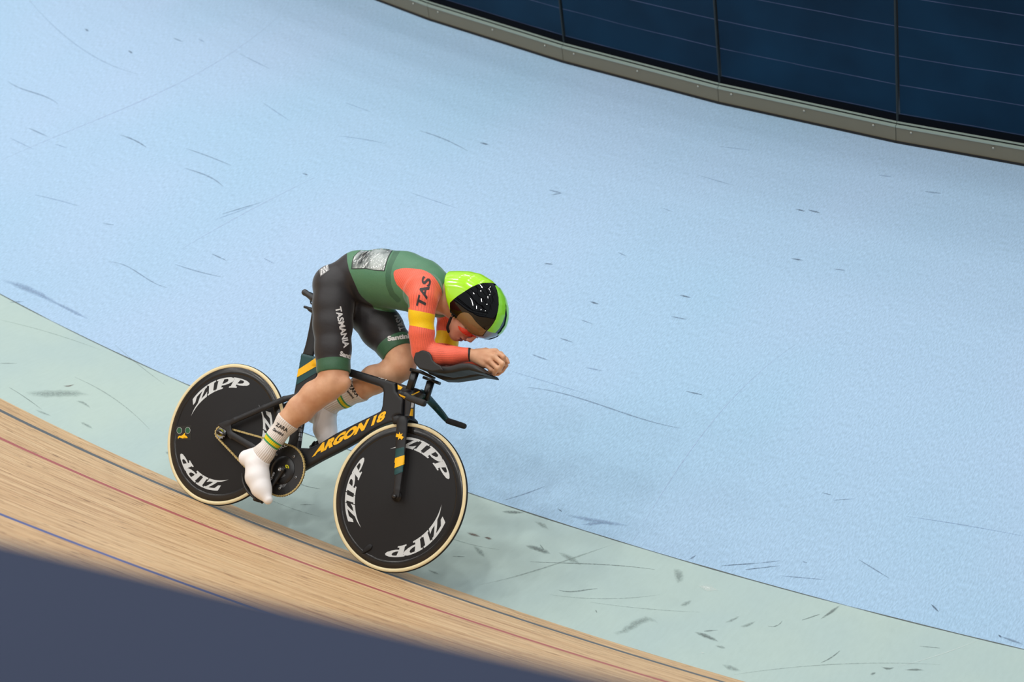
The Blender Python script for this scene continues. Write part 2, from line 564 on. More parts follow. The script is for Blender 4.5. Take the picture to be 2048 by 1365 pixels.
def fence_bay(k, label):
    t1 = -0.2430 + 0.0658 * k
    t0 = t1 - 0.0658
    root = empty('fence_panel', Matrix.Translation(Vector((RF * math.cos(t0), RF * math.sin(t0), ZF))))
    off = Vector((RF * math.cos(t0), RF * math.sin(t0), ZF))

    def put(name, boxes, mats_, uvflag=False):
        V, F, idx = [], [], []
        for bx in boxes:
            box_arc(V, F, idx, *bx)
        V = [tuple(Vector(v) - off) for v in V]
        me = mesh_py(name, V, F, idx)
        if uvflag:
            ul = me.uv_layers.new(name='UVMap')
            for lp in me.loops:
                v = me.vertices[lp.vertex_index].co + off
                th = math.atan2(v.y, v.x)
                ul.data[lp.index].uv = (th * RF, v.z - ZF)
        return link(name, me, mats_, root, smooth=False)
    g = 0.00035
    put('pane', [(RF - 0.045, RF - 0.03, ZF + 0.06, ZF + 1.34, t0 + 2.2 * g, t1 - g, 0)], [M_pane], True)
    put('base_channel', [(RF - 0.028, RF, ZF + 0.013, ZF + 0.098, t0 + g * .3, t1 - g * .3, 0)], [M_rail])
    put('channel_lip', [(RF - 0.029, RF + 0.004, ZF + 0.0985, ZF + 0.108, t0 + g * .3, t1 - g * .3, 0),
                        (RF - 0.0298, RF - 0.012, ZF + 0.118, ZF + 0.124, t0 + g * .3, t1 - g * .3, 0)], [M_lip])
    put('glazing_gasket', [(RF - 0.0298, RF - 0.016, ZF + 0.108, ZF + 0.118, t0 + g, t1 - g, 0),
                           (RF - 0.0299, RF - 0.022, ZF + 0.1241, ZF + 0.165, t0 + g, t1 - g, 0)], [M_nvy])
    put('floor_seal', [(RF - 0.03, RF + 0.006, ZF - 0.004, ZF + 0.013, t0, t1, 0)], [M_blk])
    put('post', [(RF - 0.046, RF - 0.022, ZF + 0.098, ZF + 1.34, t1 - g, t1 + g, 0),
                 (RF - 0.022, RF - 0.02, ZF + 0.098, ZF + 1.34, t1 - g * 0.3, t1 + g * 0.3, 0)], [M_post])
    put('top_rail', [(RF - 0.06, RF - 0.01, ZF + 1.34, ZF + 1.39, t0, t1, 0)], [M_rail])
    for fr in (0.08, 0.5, 0.88):
        t = t0 + (t1 - t0) * fr
        V, F = [], []
        c = np.array([RF * math.cos(t), RF * math.sin(t), ZF + 0.082])
        et = np.array([-math.sin(t), math.cos(t), 0]); er = np.array([math.cos(t), math.sin(t), 0])
        for rr, dd in ((0.006, 0.0), (0.0055, 0.002), (0.002, 0.0035)):
            for q in range(10):
                a = q * math.tau / 10
                V.append(tuple(c + et * rr * math.cos(a) + np.array([0, 0, 1]) * rr * math.sin(a) + er * (0.0002 + dd) - np.array(off)))
        for lay in range(2):
            for q in range(10):
                F.append((lay * 10 + q, lay * 10 + (q + 1) % 10, lay * 10 + 10 + (q + 1) % 10, lay * 10 + 10 + q))
        F.append(tuple(range(20, 30)))
        link('screw', mesh_py('screw', V, F), M_screw, root)
    tag(root, label, 'fence panel', 'navy panels of the infield fence')


fence_bay(2, 'navy infield fence panel in the top right corner, right of the last post')
fence_bay(1, 'wide navy fence panel with thin pale lines between the two posts furthest right')
fence_bay(0, 'navy fence panel with thin pale lines, bay left of the widest whole bay')
fence_bay(-1, 'small navy fence panel corner at the top edge, between the two posts furthest left')
fence_bay(-2, 'leftmost sliver of navy fence panel, left of every visible post')
# the same fence carries on out of the picture on both sides
V, F, idx = [], [], []
for k in (3, 4, 5, 6, -3, -4, -5, -6):
    t0 = -0.2430 + 0.0658 * (k - 1)
    t1 = t0 + 0.0658
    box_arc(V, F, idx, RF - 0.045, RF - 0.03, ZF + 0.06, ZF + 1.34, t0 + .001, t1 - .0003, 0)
    box_arc(V, F, idx, RF - 0.028, RF, ZF + 0.013, ZF + 0.098, t0 + .001, t1 - .0003, 1)
    box_arc(V, F, idx, RF - 0.06, RF - 0.01, ZF + 1.34, ZF + 1.39, t0 + .001, t1 - .0003, 1)
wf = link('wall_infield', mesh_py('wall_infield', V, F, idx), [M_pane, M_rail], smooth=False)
tag(wf, kind='structure')

# roof beams high above the hall (they show in the visor)
M_beam = mat('dark steel roof beams', (40, 42, 46), rough=0.6)
bm = bmesh.new()


def beam(c, sx, sy, sz):
    r = bmesh.ops.create_cube(bm, size=1.0)
    bmesh.ops.scale(bm, vec=(sx, sy, sz), verts=r['verts'])
    bmesh.ops.translate(bm, vec=c, verts=r['verts'])


for kx in range(9):
    beam((2 + kx * 4, -9, 13.6), 0.35, 34, 0.6)
for ky in range(6):
    beam((18, -24 + ky * 6, 13.9), 36, 0.22, 0.4)
me = bpy.data.meshes.new('ceiling'); bm.to_mesh(me); bm.free()
tag(link('ceiling', me, M_beam, smooth=False), kind='structure')

# ------------------------------------------------------------------ outer barrier in the foreground
M_nb = mat('matt navy barrier board', (26, 40, 68), rough=0.8, noise=0.04, nscale=5)
V, F, idx = [], [], []
box_arc(V, F, idx, 26.70, 27.22, 4.40, 5.32, -1.2, 0.9, 0, n=180)
o = link('barrier', mesh_py('barrier', V, F, idx), M_nb, smooth=False)
V, F, idx = [], [], []
box_arc(V, F, idx, 26.685, 27.24, 5.32, 5.342, -1.2, 0.9, 0, n=180)
link('capping', mesh_py('capping', V, F, idx), M_nb, o, smooth=False)
tag(o, 'blurred navy blue barrier board curving along the outer edge of the track', 'barrier')

# ------------------------------------------------------------------ bike frame of reference
BO = np.array([21.07284438, -4.76207714, 0.19251726])
BX = np.array([0.22042351, 0.97540426, 0.0])
BN = np.array([0.68885558, -0.15566875, 0.70798675])     # towards the drive side
BZ = np.array([-0.69057329, 0.15605692, 0.70622572])
WBH = 0.51063
BM = Matrix(((BX[0], -BN[0], BZ[0], BO[0]), (BX[1], -BN[1], BZ[1], BO[1]), (BX[2], -BN[2], BZ[2], BO[2]), (0, 0, 0, 1)))
BMi = BM.inverted()


def P(px, py, n=0.0):
    """point of the bike plane shifted n towards the drive side; local coordinates x fwd, y left, z up"""
    v = CD + CR * (px - 1024) / FPX - CU * (py - 682.5) / FPX
    w = BO - CAM
    t = (n + w @ BN) / (v @ BN)
    q = CAM + t * v - BO
    return np.array([q @ BX, -(q @ BN), q @ BZ])


camL = np.array(BMi @ Vector(CAM))


def rayL(px, py):
    v = Vector(ray(px, py))
    d = BMi.to_3x3() @ v
    return np.array(d)


# ------------------------------------------------------------------ implicit modelling
def smin(a, b, k):
    h = np.clip(0.5 + 0.5 * (b - a) / k, 0, 1)
    return b + (a - b) * h - k * h * (1 - h)


class Field:
    def __init__(self, lo, hi, h, k=0.02):
        self.lo = np.array(lo, np.float32); self.h = h; self.k = k
        self.n = np.ceil((np.array(hi) - self.lo) / h).astype(int) + 1
        self.F = np.full(self.n, 0.08, np.float32)

    def sub(self, lo, hi, pad):
        a = np.maximum(np.floor((np.array(lo) - pad - self.lo) / self.h).astype(int), 0)
        b = np.minimum(np.ceil((np.array(hi) + pad - self.lo) / self.h).astype(int) + 1, self.n)
        if (b <= a).any():
            return None, None
        sl = tuple(slice(x, y) for x, y in zip(a, b))
        ax = [self.lo[i] + self.h * np.arange(a[i], b[i], dtype=np.float32) for i in range(3)]
        return sl, np.meshgrid(*ax, indexing='ij', sparse=True)

    def add(self, lo, hi, fn, k=None, pad=0.05, op='u'):
        sl, g = self.sub(lo, hi, pad)
        if sl is None: return
        d = fn(*g).astype(np.float32)
        kk = self.k if k is None else k
        if op == 'u':
            self.F[sl] = smin(self.F[sl], d, kk)
        elif op == 's':
            self.F[sl] = -smin(-self.F[sl], d, kk)
        elif op == 'i':
            self.F[sl] = np.maximum(self.F[sl], d)

    def cap(self, a, b, ra, rb, ys=1.0, k=None, op='u'):
        a = np.array(a); b = np.array(b)
        R_ = max(ra, rb) * max(1, ys)
        self.add(np.minimum(a, b) - R_, np.maximum(a, b) + R_, lambda x, y, z: capf(x, y, z, a, b, ra, rb, ys), k, op=op)

    def chain(self, pts, ys=1.0, k=None, op='u'):
        for p, q in zip(pts[:-1], pts[1:]):
            self.cap(p[0], q[0], p[1], q[1], ys, k, op)

    def ell(self, c, r, axes=None, k=None, op='u'):
        c = np.array(c); r = np.array(r)
        A = np.eye(3) if axes is None else np.array(axes)
        R_ = r.max()
        self.add(c - R_, c + R_, lambda x, y, z: ellf(x, y, z, c, r, A), k, op=op)

    def mesh(self, iso=0.0, smooth=1):
        return snets(self.F - iso if iso else self.F, self.lo, self.h, smooth)


def capf(x, y, z, a, b, ra, rb, ys=1.0):
    ax, ay, az = a
    bx, by, bz = (b - a)
    by_ = by / ys
    L2 = bx * bx + by_ * by_ + bz * bz + 1e-12
    px = x - ax; py = (y - ay) / ys; pz = z - az
    t = np.clip((px * bx + py * by_ + pz * bz) / L2, 0, 1)
    return np.sqrt((px - t * bx) ** 2 + (py - t * by_) ** 2 + (pz - t * bz) ** 2) - (ra + (rb - ra) * t)


def ellf(x, y, z, c, r, A):
    px, py, pz = x - c[0], y - c[1], z - c[2]
    u = (px * A[0][0] + py * A[0][1] + pz * A[0][2]) / r[0]
    v = (px * A[1][0] + py * A[1][1] + pz * A[1][2]) / r[1]
    w = (px * A[2][0] + py * A[2][1] + pz * A[2][2]) / r[2]
    k0 = np.sqrt(u * u + v * v + w * w) + 1e-9
    k1 = np.sqrt((u / r[0]) ** 2 + (v / r[1]) ** 2 + (w / r[2]) ** 2) + 1e-9
    return k0 * (k0 - 1) / k1


def polyd(x, z, P_):
    """signed distance to polygon (negative inside); x,z broadcastable"""
    P_ = np.asarray(P_, float)
    x, z = np.broadcast_arrays(x, z)
    d = np.full(x.shape, 1e9)
    s = np.ones(x.shape)
    n = len(P_)
    for i in range(n):
        a = P_[i]; b = P_[i - 1]
        e = b - a
        wx, wz = x - a[0], z - a[1]
        t = np.clip((wx * e[0] + wz * e[1]) / (e @ e + 1e-12), 0, 1)
        d = np.minimum(d, (wx - e[0] * t) ** 2 + (wz - e[1] * t) ** 2)
        c1 = z >= a[1]; c2 = z < b[1]; c3 = (e[0] * wz) > (e[1] * wx)
        flip = (c1 & c2 & c3) | (~c1 & ~c2 & ~c3)
        s = np.where(flip, -s, s)
    return s * np.sqrt(d)


def snets(F, lo, h, smooth=1):
    ins = F < 0
    nx, ny, nz = F.shape
    cnt = np.zeros((nx - 1, ny - 1, nz - 1), np.int8)
    for dx in (0, 1):
        for dy in (0, 1):
            for dz in (0, 1):
                cnt += ins[dx:nx - 1 + dx, dy:ny - 1 + dy, dz:nz - 1 + dz]
    act = (cnt > 0) & (cnt < 8)
    I = np.argwhere(act)
    idx = np.full(act.shape, -1, np.int32)
    idx[act] = np.arange(len(I))
    cor = [(dx, dy, dz) for dx in (0, 1) for dy in (0, 1) for dz in (0, 1)]
    vals = np.stack([F[I[:, 0] + c[0], I[:, 1] + c[1], I[:, 2] + c[2]] for c in cor], 1)
    acc = np.zeros((len(I), 3)); num = np.zeros(len(I))
    for i, a in enumerate(cor):
        for j, b_ in enumerate(cor):
            if j <= i or sum(abs(p - q) for p, q in zip(a, b_)) != 1: continue
            va, vb = vals[:, i], vals[:, j]
            m = (va < 0) != (vb < 0)
            t = np.where(m, va / np.where(m, va - vb, 1), 0)
            pt = np.array(a)[None] + t[:, None] * (np.array(b_) - np.array(a))[None]
            acc += pt * m[:, None]; num += m
    V = (acc / num[:, None] + I) * h + lo
    quads = []
    for ax in range(3):
        o1, o2 = [(1, 2), (2, 0), (0, 1)][ax]
        A = ins
        sl0 = [slice(None)] * 3; sl1 = [slice(None)] * 3
        sl0[ax] = slice(0, -1); sl1[ax] = slice(1, None)
        df = A[tuple(sl0)] != A[tuple(sl1)]
        E = np.argwhere(df)
        ok = (E[:, o1] > 0) & (E[:, o2] > 0) & (E[:, o1] < F.shape[o1] - 1) & (E[:, o2] < F.shape[o2] - 1)
        E = E[ok]
        sgn = A[E[:, 0], E[:, 1], E[:, 2]]
        def g(d1, d2):
            Q = E.copy(); Q[:, o1] -= d1; Q[:, o2] -= d2
            return idx[Q[:, 0], Q[:, 1], Q[:, 2]]
        q = np.stack([g(1, 1), g(0, 1), g(0, 0), g(1, 0)], 1)
        q[~sgn] = q[~sgn][:, ::-1]
        quads.append(q)
    Q = np.concatenate(quads)
    Q = Q[(Q >= 0).all(1)]
    for _ in range(smooth):
        S = np.zeros_like(V); c = np.zeros(len(V))
        for a in range(4):
            b_ = (a + 1) % 4
            np.add.at(S, Q[:, a], V[Q[:, b_]]); np.add.at(c, Q[:, a], 1)
            np.add.at(S, Q[:, b_], V[Q[:, a]]); np.add.at(c, Q[:, b_], 1)
        c[c == 0] = 1
        V = V * 0.45 + (S / c[:, None]) * 0.55
    return V, Q


def bvh_of(V, Q):
    return BVHTree.FromPolygons([tuple(v) for v in V], [tuple(int(i) for i in q) for q in Q])


def attr(me, name, vals):
    a = me.attributes.new(name, 'FLOAT', 'POINT')
    a.data.foreach_set('value', np.asarray(vals, np.float32))


# ------------------------------------------------------------------ generic part builders (bike local coordinates)
def sweep(name, pts, mat_, parent, seg=20, power=2.6, up=(0, 1, 0), caps=True):
    """pts: (point, half_inplane, half_lateral); superellipse section"""
    Pn = [np.array(p[0], float) for p in pts]
    V, F = [], []
    n = len(pts)
    for i, (p, a, b_) in enumerate(pts):
        T = Pn[min(i + 1, n - 1)] - Pn[max(i - 1, 0)]
        T = T / np.linalg.norm(T)
        U = np.array(up, float); U = U - T * (U @ T); U /= np.linalg.norm(U)
        W = np.cross(T, U)
        for k in range(seg):
            t = k * math.tau / seg
            c, s = math.cos(t), math.sin(t)
            cc = math.copysign(abs(c) ** (2 / power), c); ss = math.copysign(abs(s) ** (2 / power), s)
            V.append(Pn[i] + W * a * cc + U * b_ * ss)
    for i in range(n - 1):
        for k in range(seg):
            F.append((i * seg + k, i * seg + (k + 1) % seg, (i + 1) * seg + (k + 1) % seg, (i + 1) * seg + k))
    if caps:
        F.append(tuple(range(seg))[::-1]); F.append(tuple(range((n - 1) * seg, n * seg)))
    return link(name, mesh_py(name, V, F), mat_, parent)


def smooth_path(pts, n=8):
    """Catmull-Rom through (point,a,b) triples"""
    arr = np.array([[*p[0], p[1], p[2]] for p in pts], float)
    out = []
    m = len(arr)
    for i in range(m - 1):
        p0, p1, p2, p3 = arr[max(i - 1, 0)], arr[i], arr[i + 1], arr[min(i + 2, m - 1)]
        for k in range(n):
            t = k / n
            q = 0.5 * ((2 * p1) + (-p0 + p2) * t + (2 * p0 - 5 * p1 + 4 * p2 - p3) * t * t + (-p0 + 3 * p1 - 3 * p2 + p3) * t ** 3)
            out.append((q[:3], q[3], q[4]))
    out.append((arr[-1][:3], arr[-1][3], arr[-1][4]))
    return out


def lathe(name, prof, mats_, parent, c=(0, 0, 0), seg=128):
    """prof: (r, y, material of the band that follows); about the local Y axis"""
    V, F, idx = [], [], []
    n = len(prof)
    for k in range(seg):
        t = k * math.tau / seg
        for r, y, _ in prof:
            V.append((c[0] + r * math.cos(t), c[1] + y, c[2] + r * math.sin(t)))
    for k in range(seg):
        k2 = (k + 1) % seg
        for j in range(n - 1):
            F.append((k * n + j, k * n + j + 1, k2 * n + j + 1, k2 * n + j)); idx.append(prof[j][2])
    me = mesh_py(name, V, F, idx)
    return link(name, me, mats_, parent)


def fix_normals(o):
    bm = bmesh.new(); bm.from_mesh(o.data)
    bmesh.ops.remove_doubles(bm, verts=bm.verts, dist=1e-6)
    bmesh.ops.recalc_face_normals(bm, faces=bm.faces)
    bm.to_mesh(o.data); bm.free()
    return o


def disc_plate(name, outline, y0, y1, mat_, parent, bevel=0.0015):
    """flat plate with an outline in x,z"""
    bm = bmesh.new()
    vs = [bm.verts.new((p[0], y0, p[1])) for p in outline]
    f = bm.faces.new(vs)
    r = bmesh.ops.extrude_face_region(bm, geom=[f])
    bmesh.ops.translate(bm, verts=[v for v in r['geom'] if isinstance(v, bmesh.types.BMVert)], vec=(0, y1 - y0, 0))
    bmesh.ops.recalc_face_normals(bm, faces=bm.faces)
    if bevel:
        bmesh.ops.bevel(bm, geom=list(bm.edges), offset=bevel, segments=2, affect='EDGES', profile=0.5)
    me = bpy.data.meshes.new(name); bm.to_mesh(me); bm.free()
    return link(name, me, mat_, parent, smooth=False)


# lettering
def text_tris(body, bold=0.02, shear=0.0, spacing=1.0):
    cu = bpy.data.curves.new('t', 'FONT')
    cu.body = body
    cu.size = 1.0
    cu.offset = bold
    cu.shear = shear
    cu.space_character = spacing
    cu.resolution_u = 4
    o = bpy.data.objects.new('t', cu)
    COL.objects.link(o)
    dg = bpy.context.evaluated_depsgraph_get()
    me = bpy.data.meshes.new_from_object(o.evaluated_get(dg))
    bm = bmesh.new(); bm.from_mesh(me)
    bpy.data.objects.remove(o); bpy.data.curves.remove(cu); bpy.data.meshes.remove(me)
    bmesh.ops.triangulate(bm, faces=bm.faces)
    xs = [v.co.x for v in bm.verts]; ys_ = [v.co.y for v in bm.verts]
    x0, x1, y0, y1 = min(xs), max(xs), min(ys_), max(ys_)
    for v in bm.verts:
        v.co.x = (v.co.x - x0) / (x1 - x0); v.co.y = (v.co.y - y0) / (y1 - y0)
    return bm


def poly_bm(polys):
    """polys: list of outlines in unit coordinates"""
    bm = bmesh.new()
    for pl in polys:
        vs = [bm.verts.new((p[0], p[1], 0)) for p in pl]
        try: bm.faces.new(vs)
        except ValueError: pass
    bmesh.ops.triangulate(bm, faces=bm.faces)
    return bm


def decal(name, bm, fn, mat_, parent, L=0.12, flip=None):
    """subdivide until edges (unit space) are shorter than L, then map every vertex by fn(u,v)->xyz"""
    for _ in range(6):
        es = [e for e in bm.edges if e.calc_length() > L]
        if not es: break
        bmesh.ops.subdivide_edges(bm, edges=es, cuts=1)
        bmesh.ops.triangulate(bm, faces=bm.faces)
    dead = []
    for v in list(bm.verts):
        q = fn(v.co.x, v.co.y)
        if q is None: dead.append(v)
        else: v.co = Vector(q)
    bmesh.ops.delete(bm, geom=dead, context='VERTS')
    far = [f for f in bm.faces if max(e_.calc_length() for e_ in f.edges) > 0.03] if dead else []
    bmesh.ops.delete(bm, geom=far, context='FACES')
    me = bpy.data.meshes.new(name); bm.to_mesh(me); bm.free()
    return link(name, me, mat_, parent, smooth=False)


def on_plane(org, ux, vy, n):
    """quad placement by photo corners: origin (bottom-left), end of baseline, top-left; plane at offset n"""
    o_, u_, v_ = P(*org, n), P(*ux, n), P(*vy, n)
    return lambda a, b_: o_ + (u_ - o_) * a + (v_ - o_) * b_


def on_surface(org, ux, vy, bvh, lift=0.0012):
    org, ux, vy = (np.array(q, float) for q in (org, ux, vy))

    def f(a, b_):
        q = org + (ux - org) * a + (vy - org) * b_
        d = rayL(q[0], q[1])
        hit, nor, i, dist = bvh.ray_cast(Vector(camL), Vector(d))
        if hit is None:
            return None
        if nor.dot(Vector(d)) > 0: nor = -nor
        return hit + nor * lift
    return f
#@@BIKE
# ------------------------------------------------------------------ the bicycle
bike = empty('track_bicycle', BM)
tag(bike, 'black carbon track bicycle with disc wheels and yellow lettering, under the rider', 'bicycle')

M_frame = mat('satin black carbon paint', (29, 29, 31), rough=0.44, spec=0.38, noise=0.06, nscale=60)
M_frame2 = mat('gloss black carbon', (14, 14, 16), rough=0.36, spec=0.5)
M_disc = mat('matt carbon disc', (25, 25, 27), rough=0.55, noise=0.16, nscale=220, spec=0.28)
M_rim = mat('glossy dark rim ring', (26, 23, 20), rough=0.22, spec=0.5)
M_tan = mat('tan tyre sidewall', (228, 214, 172), rough=0.7, noise=0.06, nscale=60)
M_tread = mat('black tyre tread', (18, 18, 20), rough=0.65)
M_zipp = mat('pale grey wheel lettering', (205, 210, 212), rough=0.5)
M_gold = mat('gold yellow lettering', (250, 190, 0), rough=0.45)
M_teal = mat('deep teal paint', (0, 66, 68), rough=0.42)
M_gchain = mat('gold chain', (196, 176, 122), rough=0.3, metal=0.65)
M_silver = mat('worn silver metal', (168, 170, 172), rough=0.3, metal=0.8)
M_pad = mat('black arm pad foam', (22, 22, 22), rough=0.55, bump=0.15)
M_rub = mat('black rubber grip', (34, 34, 34), rough=0.7, bump=0.5, bscale=400)
M_white = mat('white print', (225, 226, 226), rough=0.5)
M_ylw = mat('bright yellow anodised', (205, 200, 20), rough=0.35)
M_ring = mat('black chainring', (26, 26, 28), rough=0.38)
M_hubm = mat('black hub shell', (30, 30, 32), rough=0.3)

# ---- wheels
def wheel(name, cx, steer):
    root = empty(name)
    root.parent = bike
    root.location = (cx, 0, 0.334)
    root.rotation_euler = (0, 0, steer)
    R1 = 0.334
    prof = []
    # tyre: torus section from the far rim edge over the tread to the near rim edge
    for k in range(25):
        a = math.radians(-125 + 250 * k / 24)
        r = 0.3225 + 0.0118 * math.cos(a)
        y = 0.0118 * math.sin(a)
        prof.append((r, y, 0 if abs(a) < math.radians(52) else 1))
    ty = lathe('tyre', prof, [M_tread, M_tan], root, seg=200)
    rimp = []
    for s in (-1, 1):
        sec = [(0.3165, s * 0.0085, 0), (0.312, s * 0.0112, 0), (0.300, s * 0.0128, 0), (0.288, s * 0.0132, 0), (0.283, s * 0.0125, 0), (0.2815, s * 0.0095, 0)]
        rimp += sec if s < 0 else sec[::-1]
    # closed ring
    o_ = [(0.2815, -0.0095, 0), (0.283, -0.0125, 0), (0.288, -0.0132, 0), (0.300, -0.0128, 0), (0.312, -0.0112, 0), (0.3165, -0.0085, 0),
          (0.3165, 0.0085, 0), (0.312, 0.0112, 0), (0.300, 0.0128, 0), (0.288, 0.0132, 0), (0.283, 0.0125, 0), (0.2815, 0.0095, 0)]
    lathe('rim', o_, [M_rim], root, seg=200)
    dp = [(0.284, -0.0118, 0), (0.278, -0.0124, 0), (0.18, -0.0185, 0), (0.09, -0.0235, 0), (0.03, -0.0265, 0), (0.0, -0.027, 0)]
    lathe('disc', dp + [(r, -y, 0) for r, y, _ in dp[::-1]], [M_disc], root, seg=160)
    lathe('hub', [(0.0, -0.052, 0), (0.011, -0.052, 0), (0.012, -0.045, 0), (0.019, -0.040, 0), (0.020, -0.028, 0), (0.024, -0.026, 0),
                  (0.024, 0.026, 0), (0.020, 0.028, 0), (0.019, 0.040, 0), (0.012, 0.045, 0), (0.011, 0.052, 0), (0, 0.052, 0)], [M_hubm], root, seg=48)
    return root


def disc_y(r):
    return -(0.0124 + (0.0265 - 0.0124) * min(1, max(0, (0.278 - r) / 0.25)) + 0.0009)


# the logo glyphs in a unit box, leaning letters with serifs
ZG = [[(-.15, .50), (.12, 1.0), (1.55, 1.0), (1.44, .80), (.46, .77), (.12, .48)],
      [(1.12, .84), (1.55, 1.0), (.66, .20), (.14, .10)],
      [(-.95, -.02), (.2, .0), (1.18, .0), (1.38, .42), (1.05, .25), (.5, .20), (-.2, .12)]]
IG = [[(0, 0), (.04, .14), (.18, .16), (.40, .85), (.25, .87), (.30, 1), (1.02, 1), (.98, .87), (.84, .85), (.62, .16), (.78, .14), (.74, 0)]]
PG = [[(0, 0), (.05, .13), (.18, .15), (.42, .86), (.28, .88), (.33, 1), (.95, 1), (.90, .86), (.66, .28), (.64, .15), (.80, .13), (.76, 0)],
      [(.85, 1), (1.45, 1), (1.72, .92), (1.76, .76), (1.62, .55), (1.3, .38), (.95, .30), (.66, .33), (.70, .46), (.95, .48), (1.18, .58), (1.27, .74), (1.2, .86), (.80, .87)]]


def zipp_bm():
    polys = []
    x = 0.95
    for g, w in ((ZG, 1.28), (IG, 0.78), (PG, 1.36), (PG, 1.74)):
        for pl in g:
            polys.append([(x + p[0], p[1]) for p in pl])
        x += w
    tot = x + 0.02
    return poly_bm([[(p[0] / tot, p[1]) for p in pl] for pl in polys])


def wheel_logo(root, ang0, span, r_in=0.216, r_out=0.268):
    """ang0: angle of the first letter (counterclockwise seen from the drive side as x right z up); text runs clockwise"""
    def fn(u, v):
        bulge = math.sin(math.pi * min(1, max(0, u)))
        ri = r_in + 0.006 * (1 - bulge); ro = r_out - 0.004 * (1 - bulge)
        r = ri + (ro - ri) * v
        a = ang0 - span * u
        return (r * math.cos(a), disc_y(r), r * math.sin(a))
    bm = zipp_bm()
    bmesh.ops.scale(bm, vec=(6, 1, 1), verts=bm.verts)
    return decal('lettering', bm, lambda u, v: fn(u / 6, v), M_zipp, root, L=0.22)


rw = wheel('rear_wheel', -WBH, 0.0)
fw = wheel('front_wheel', WBH, 0.0638)


def wheel_angle(px, py, root, n=0.015):
    p = P(px, py, n)
    c = root.location
    return math.atan2(p[2] - c.z, p[0] - c.x), math.hypot(p[0] - c.x, p[2] - c.z)


for root, pairs in ((rw, [((376, 830), (505, 757)), ((459, 978), (353, 912)), ((537, 795), (558, 838))]),
                    (fw, [((779, 883), (909, 952)), ((898, 1012), (765, 1126)), ((704, 1074), (723, 908))])):
    for k, (a, b_) in enumerate(pairs):
        a0, r0 = wheel_angle(*a, root); a1, r1 = wheel_angle(*b_, root)
        sp = (a0 - a1) % math.tau
        if root is rw and k == 2:
            a0 = wheel_angle(459, 978, rw)[0] + (wheel_angle(376, 830, rw)[0] - wheel_angle(459, 978, rw)[0]) * 2
            a0 = wheel_angle(376, 830, rw)[0] - math.radians(120)
            sp = (wheel_angle(376, 830, rw)[0] - wheel_angle(505, 757, rw)[0]) % math.tau
        wheel_logo(root, a0, sp)

# valve cover on the front disc, emblem sticker on the rear disc
vc = []
c0 = P(735, 1095, 0.018) - np.array(fw.location)
sweep('valve_cover', smooth_path([((c0[0] + .022, -0.0150, c0[2] + 0.012), .001, .001), ((c0[0] + 0.012, -0.0166, c0[2] + 0.006), 0.012, 0.0035),
                                  ((c0[0] - 0.005, -0.0160, c0[2] - 0.016), .010, .0035), ((c0[0] - 0.016, -0.0145, c0[2] - 0.034), 0.004, 0.002)], 5), M_disc, fw)
M_plate = mat('black sticker ground', (12, 14, 12), rough=0.5)
M_grn = mat('dark green print', (20, 84, 52), rough=0.5)
M_sred = mat('red print', (190, 40, 30), rough=0.5)


def wheel_patch(name, root, pts, m, parent, lift):
    cx_, cz_ = root.location.x, root.location.z
    bm = bmesh.new()
    bm.faces.new([bm.verts.new((p[0] / 100, p[1] / 100, 0)) for p in pts])
    bmesh.ops.triangulate(bm, faces=bm.faces)

    def fn(a, b_):
        q = P(a * 100, b_ * 100, 0.017)
        r = math.hypot(q[0] - cx_, q[2] - cz_)
        return (q[0] - cx_, disc_y(r) - lift, q[2] - cz_)
    return decal(name, bm, fn, m, parent, L=.05)


st = wheel_patch('emblem_sticker', rw, [(352, 853), (383, 851), (382, 881), (350, 880)], M_plate, rw, .0002)
for ex in (358, 375.5):
    for rr0, m_ in ((6.6, M_zipp), (6.0, M_grn)):
        wheel_patch('emblem_wheel', rw, [(ex + rr0 * .82 * math.cos(a) , 861.5 + rr0 * math.sin(a)) for a in np.linspace(0, math.tau, 20, endpoint=False)], m_, st, .0006 if m_ is M_zipp else .0010)
wheel_patch('emblem_animal', rw, [(355, 876.5), (356.5, 873), (359, 872), (362, 872.5), (366, 870), (369.5, 866.5), (370.5, 867.5), (369.5, 871), (373, 872.5), (375.5, 875.5), (375.5, 877), (372, 874.5), (368.5, 875), (365, 877.5), (361, 876), (358, 875.5), (356, 878)], M_gold, st, .0014)

# ---- frame: implicit carbon shell
fl, fh = P(425, 1000, 0), P(850, 700, 0)
FR = Field((-0.60, -0.075, 0.18), (0.50, 0.075, 0.98), 0.0028, k=0.006)


def plate(FF, outl, T, rr, n0=0.0, k=None, op='u', nref=0.012):
    """thick rounded plate from a photo outline, centre plane at offset n0, half thickness T"""
    Q = np.array([P(a, b_, n0 + nref)[[0, 2]] for a, b_ in outl])
    lo = (Q[:, 0].min(), -n0 - T, Q[:, 1].min()); hi = (Q[:, 0].max(), -n0 + T, Q[:, 1].max())

    def fn(x, y, z):
        d2 = polyd(x, z, Q)
        dx = d2 + rr
        dy = np.abs(y + n0) - T + rr
        return np.sqrt(np.maximum(dx, 0) ** 2 + np.maximum(dy, 0) ** 2) + np.minimum(np.maximum(dx, dy), 0) - rr
    FF.add(lo, hi, fn, k, pad=0.012, op=op)


# main triangle front: top tube, head tube, down tube to the bottom bracket
main = [(625, 716), (640, 718), (702, 738), (758, 755), (795, 766), (792, 769), (794, 783), (799, 788), (808, 798), (806, 832), (792, 834), (788, 838),
        (789, 845), (778, 851), (739, 869), (689, 897), (640, 922), (617, 935), (600, 945), (580, 962), (566, 955), (560, 940), (568, 920), (585, 905), (600, 896), (618, 897),
        (640, 887), (671, 868), (712, 847), (755, 826), (762, 822), (765, 812), (767, 786), (765, 778), (758, 773), (700, 754), (640, 735), (625, 732)]
plate(FR, main, 0.021, 0.0135)
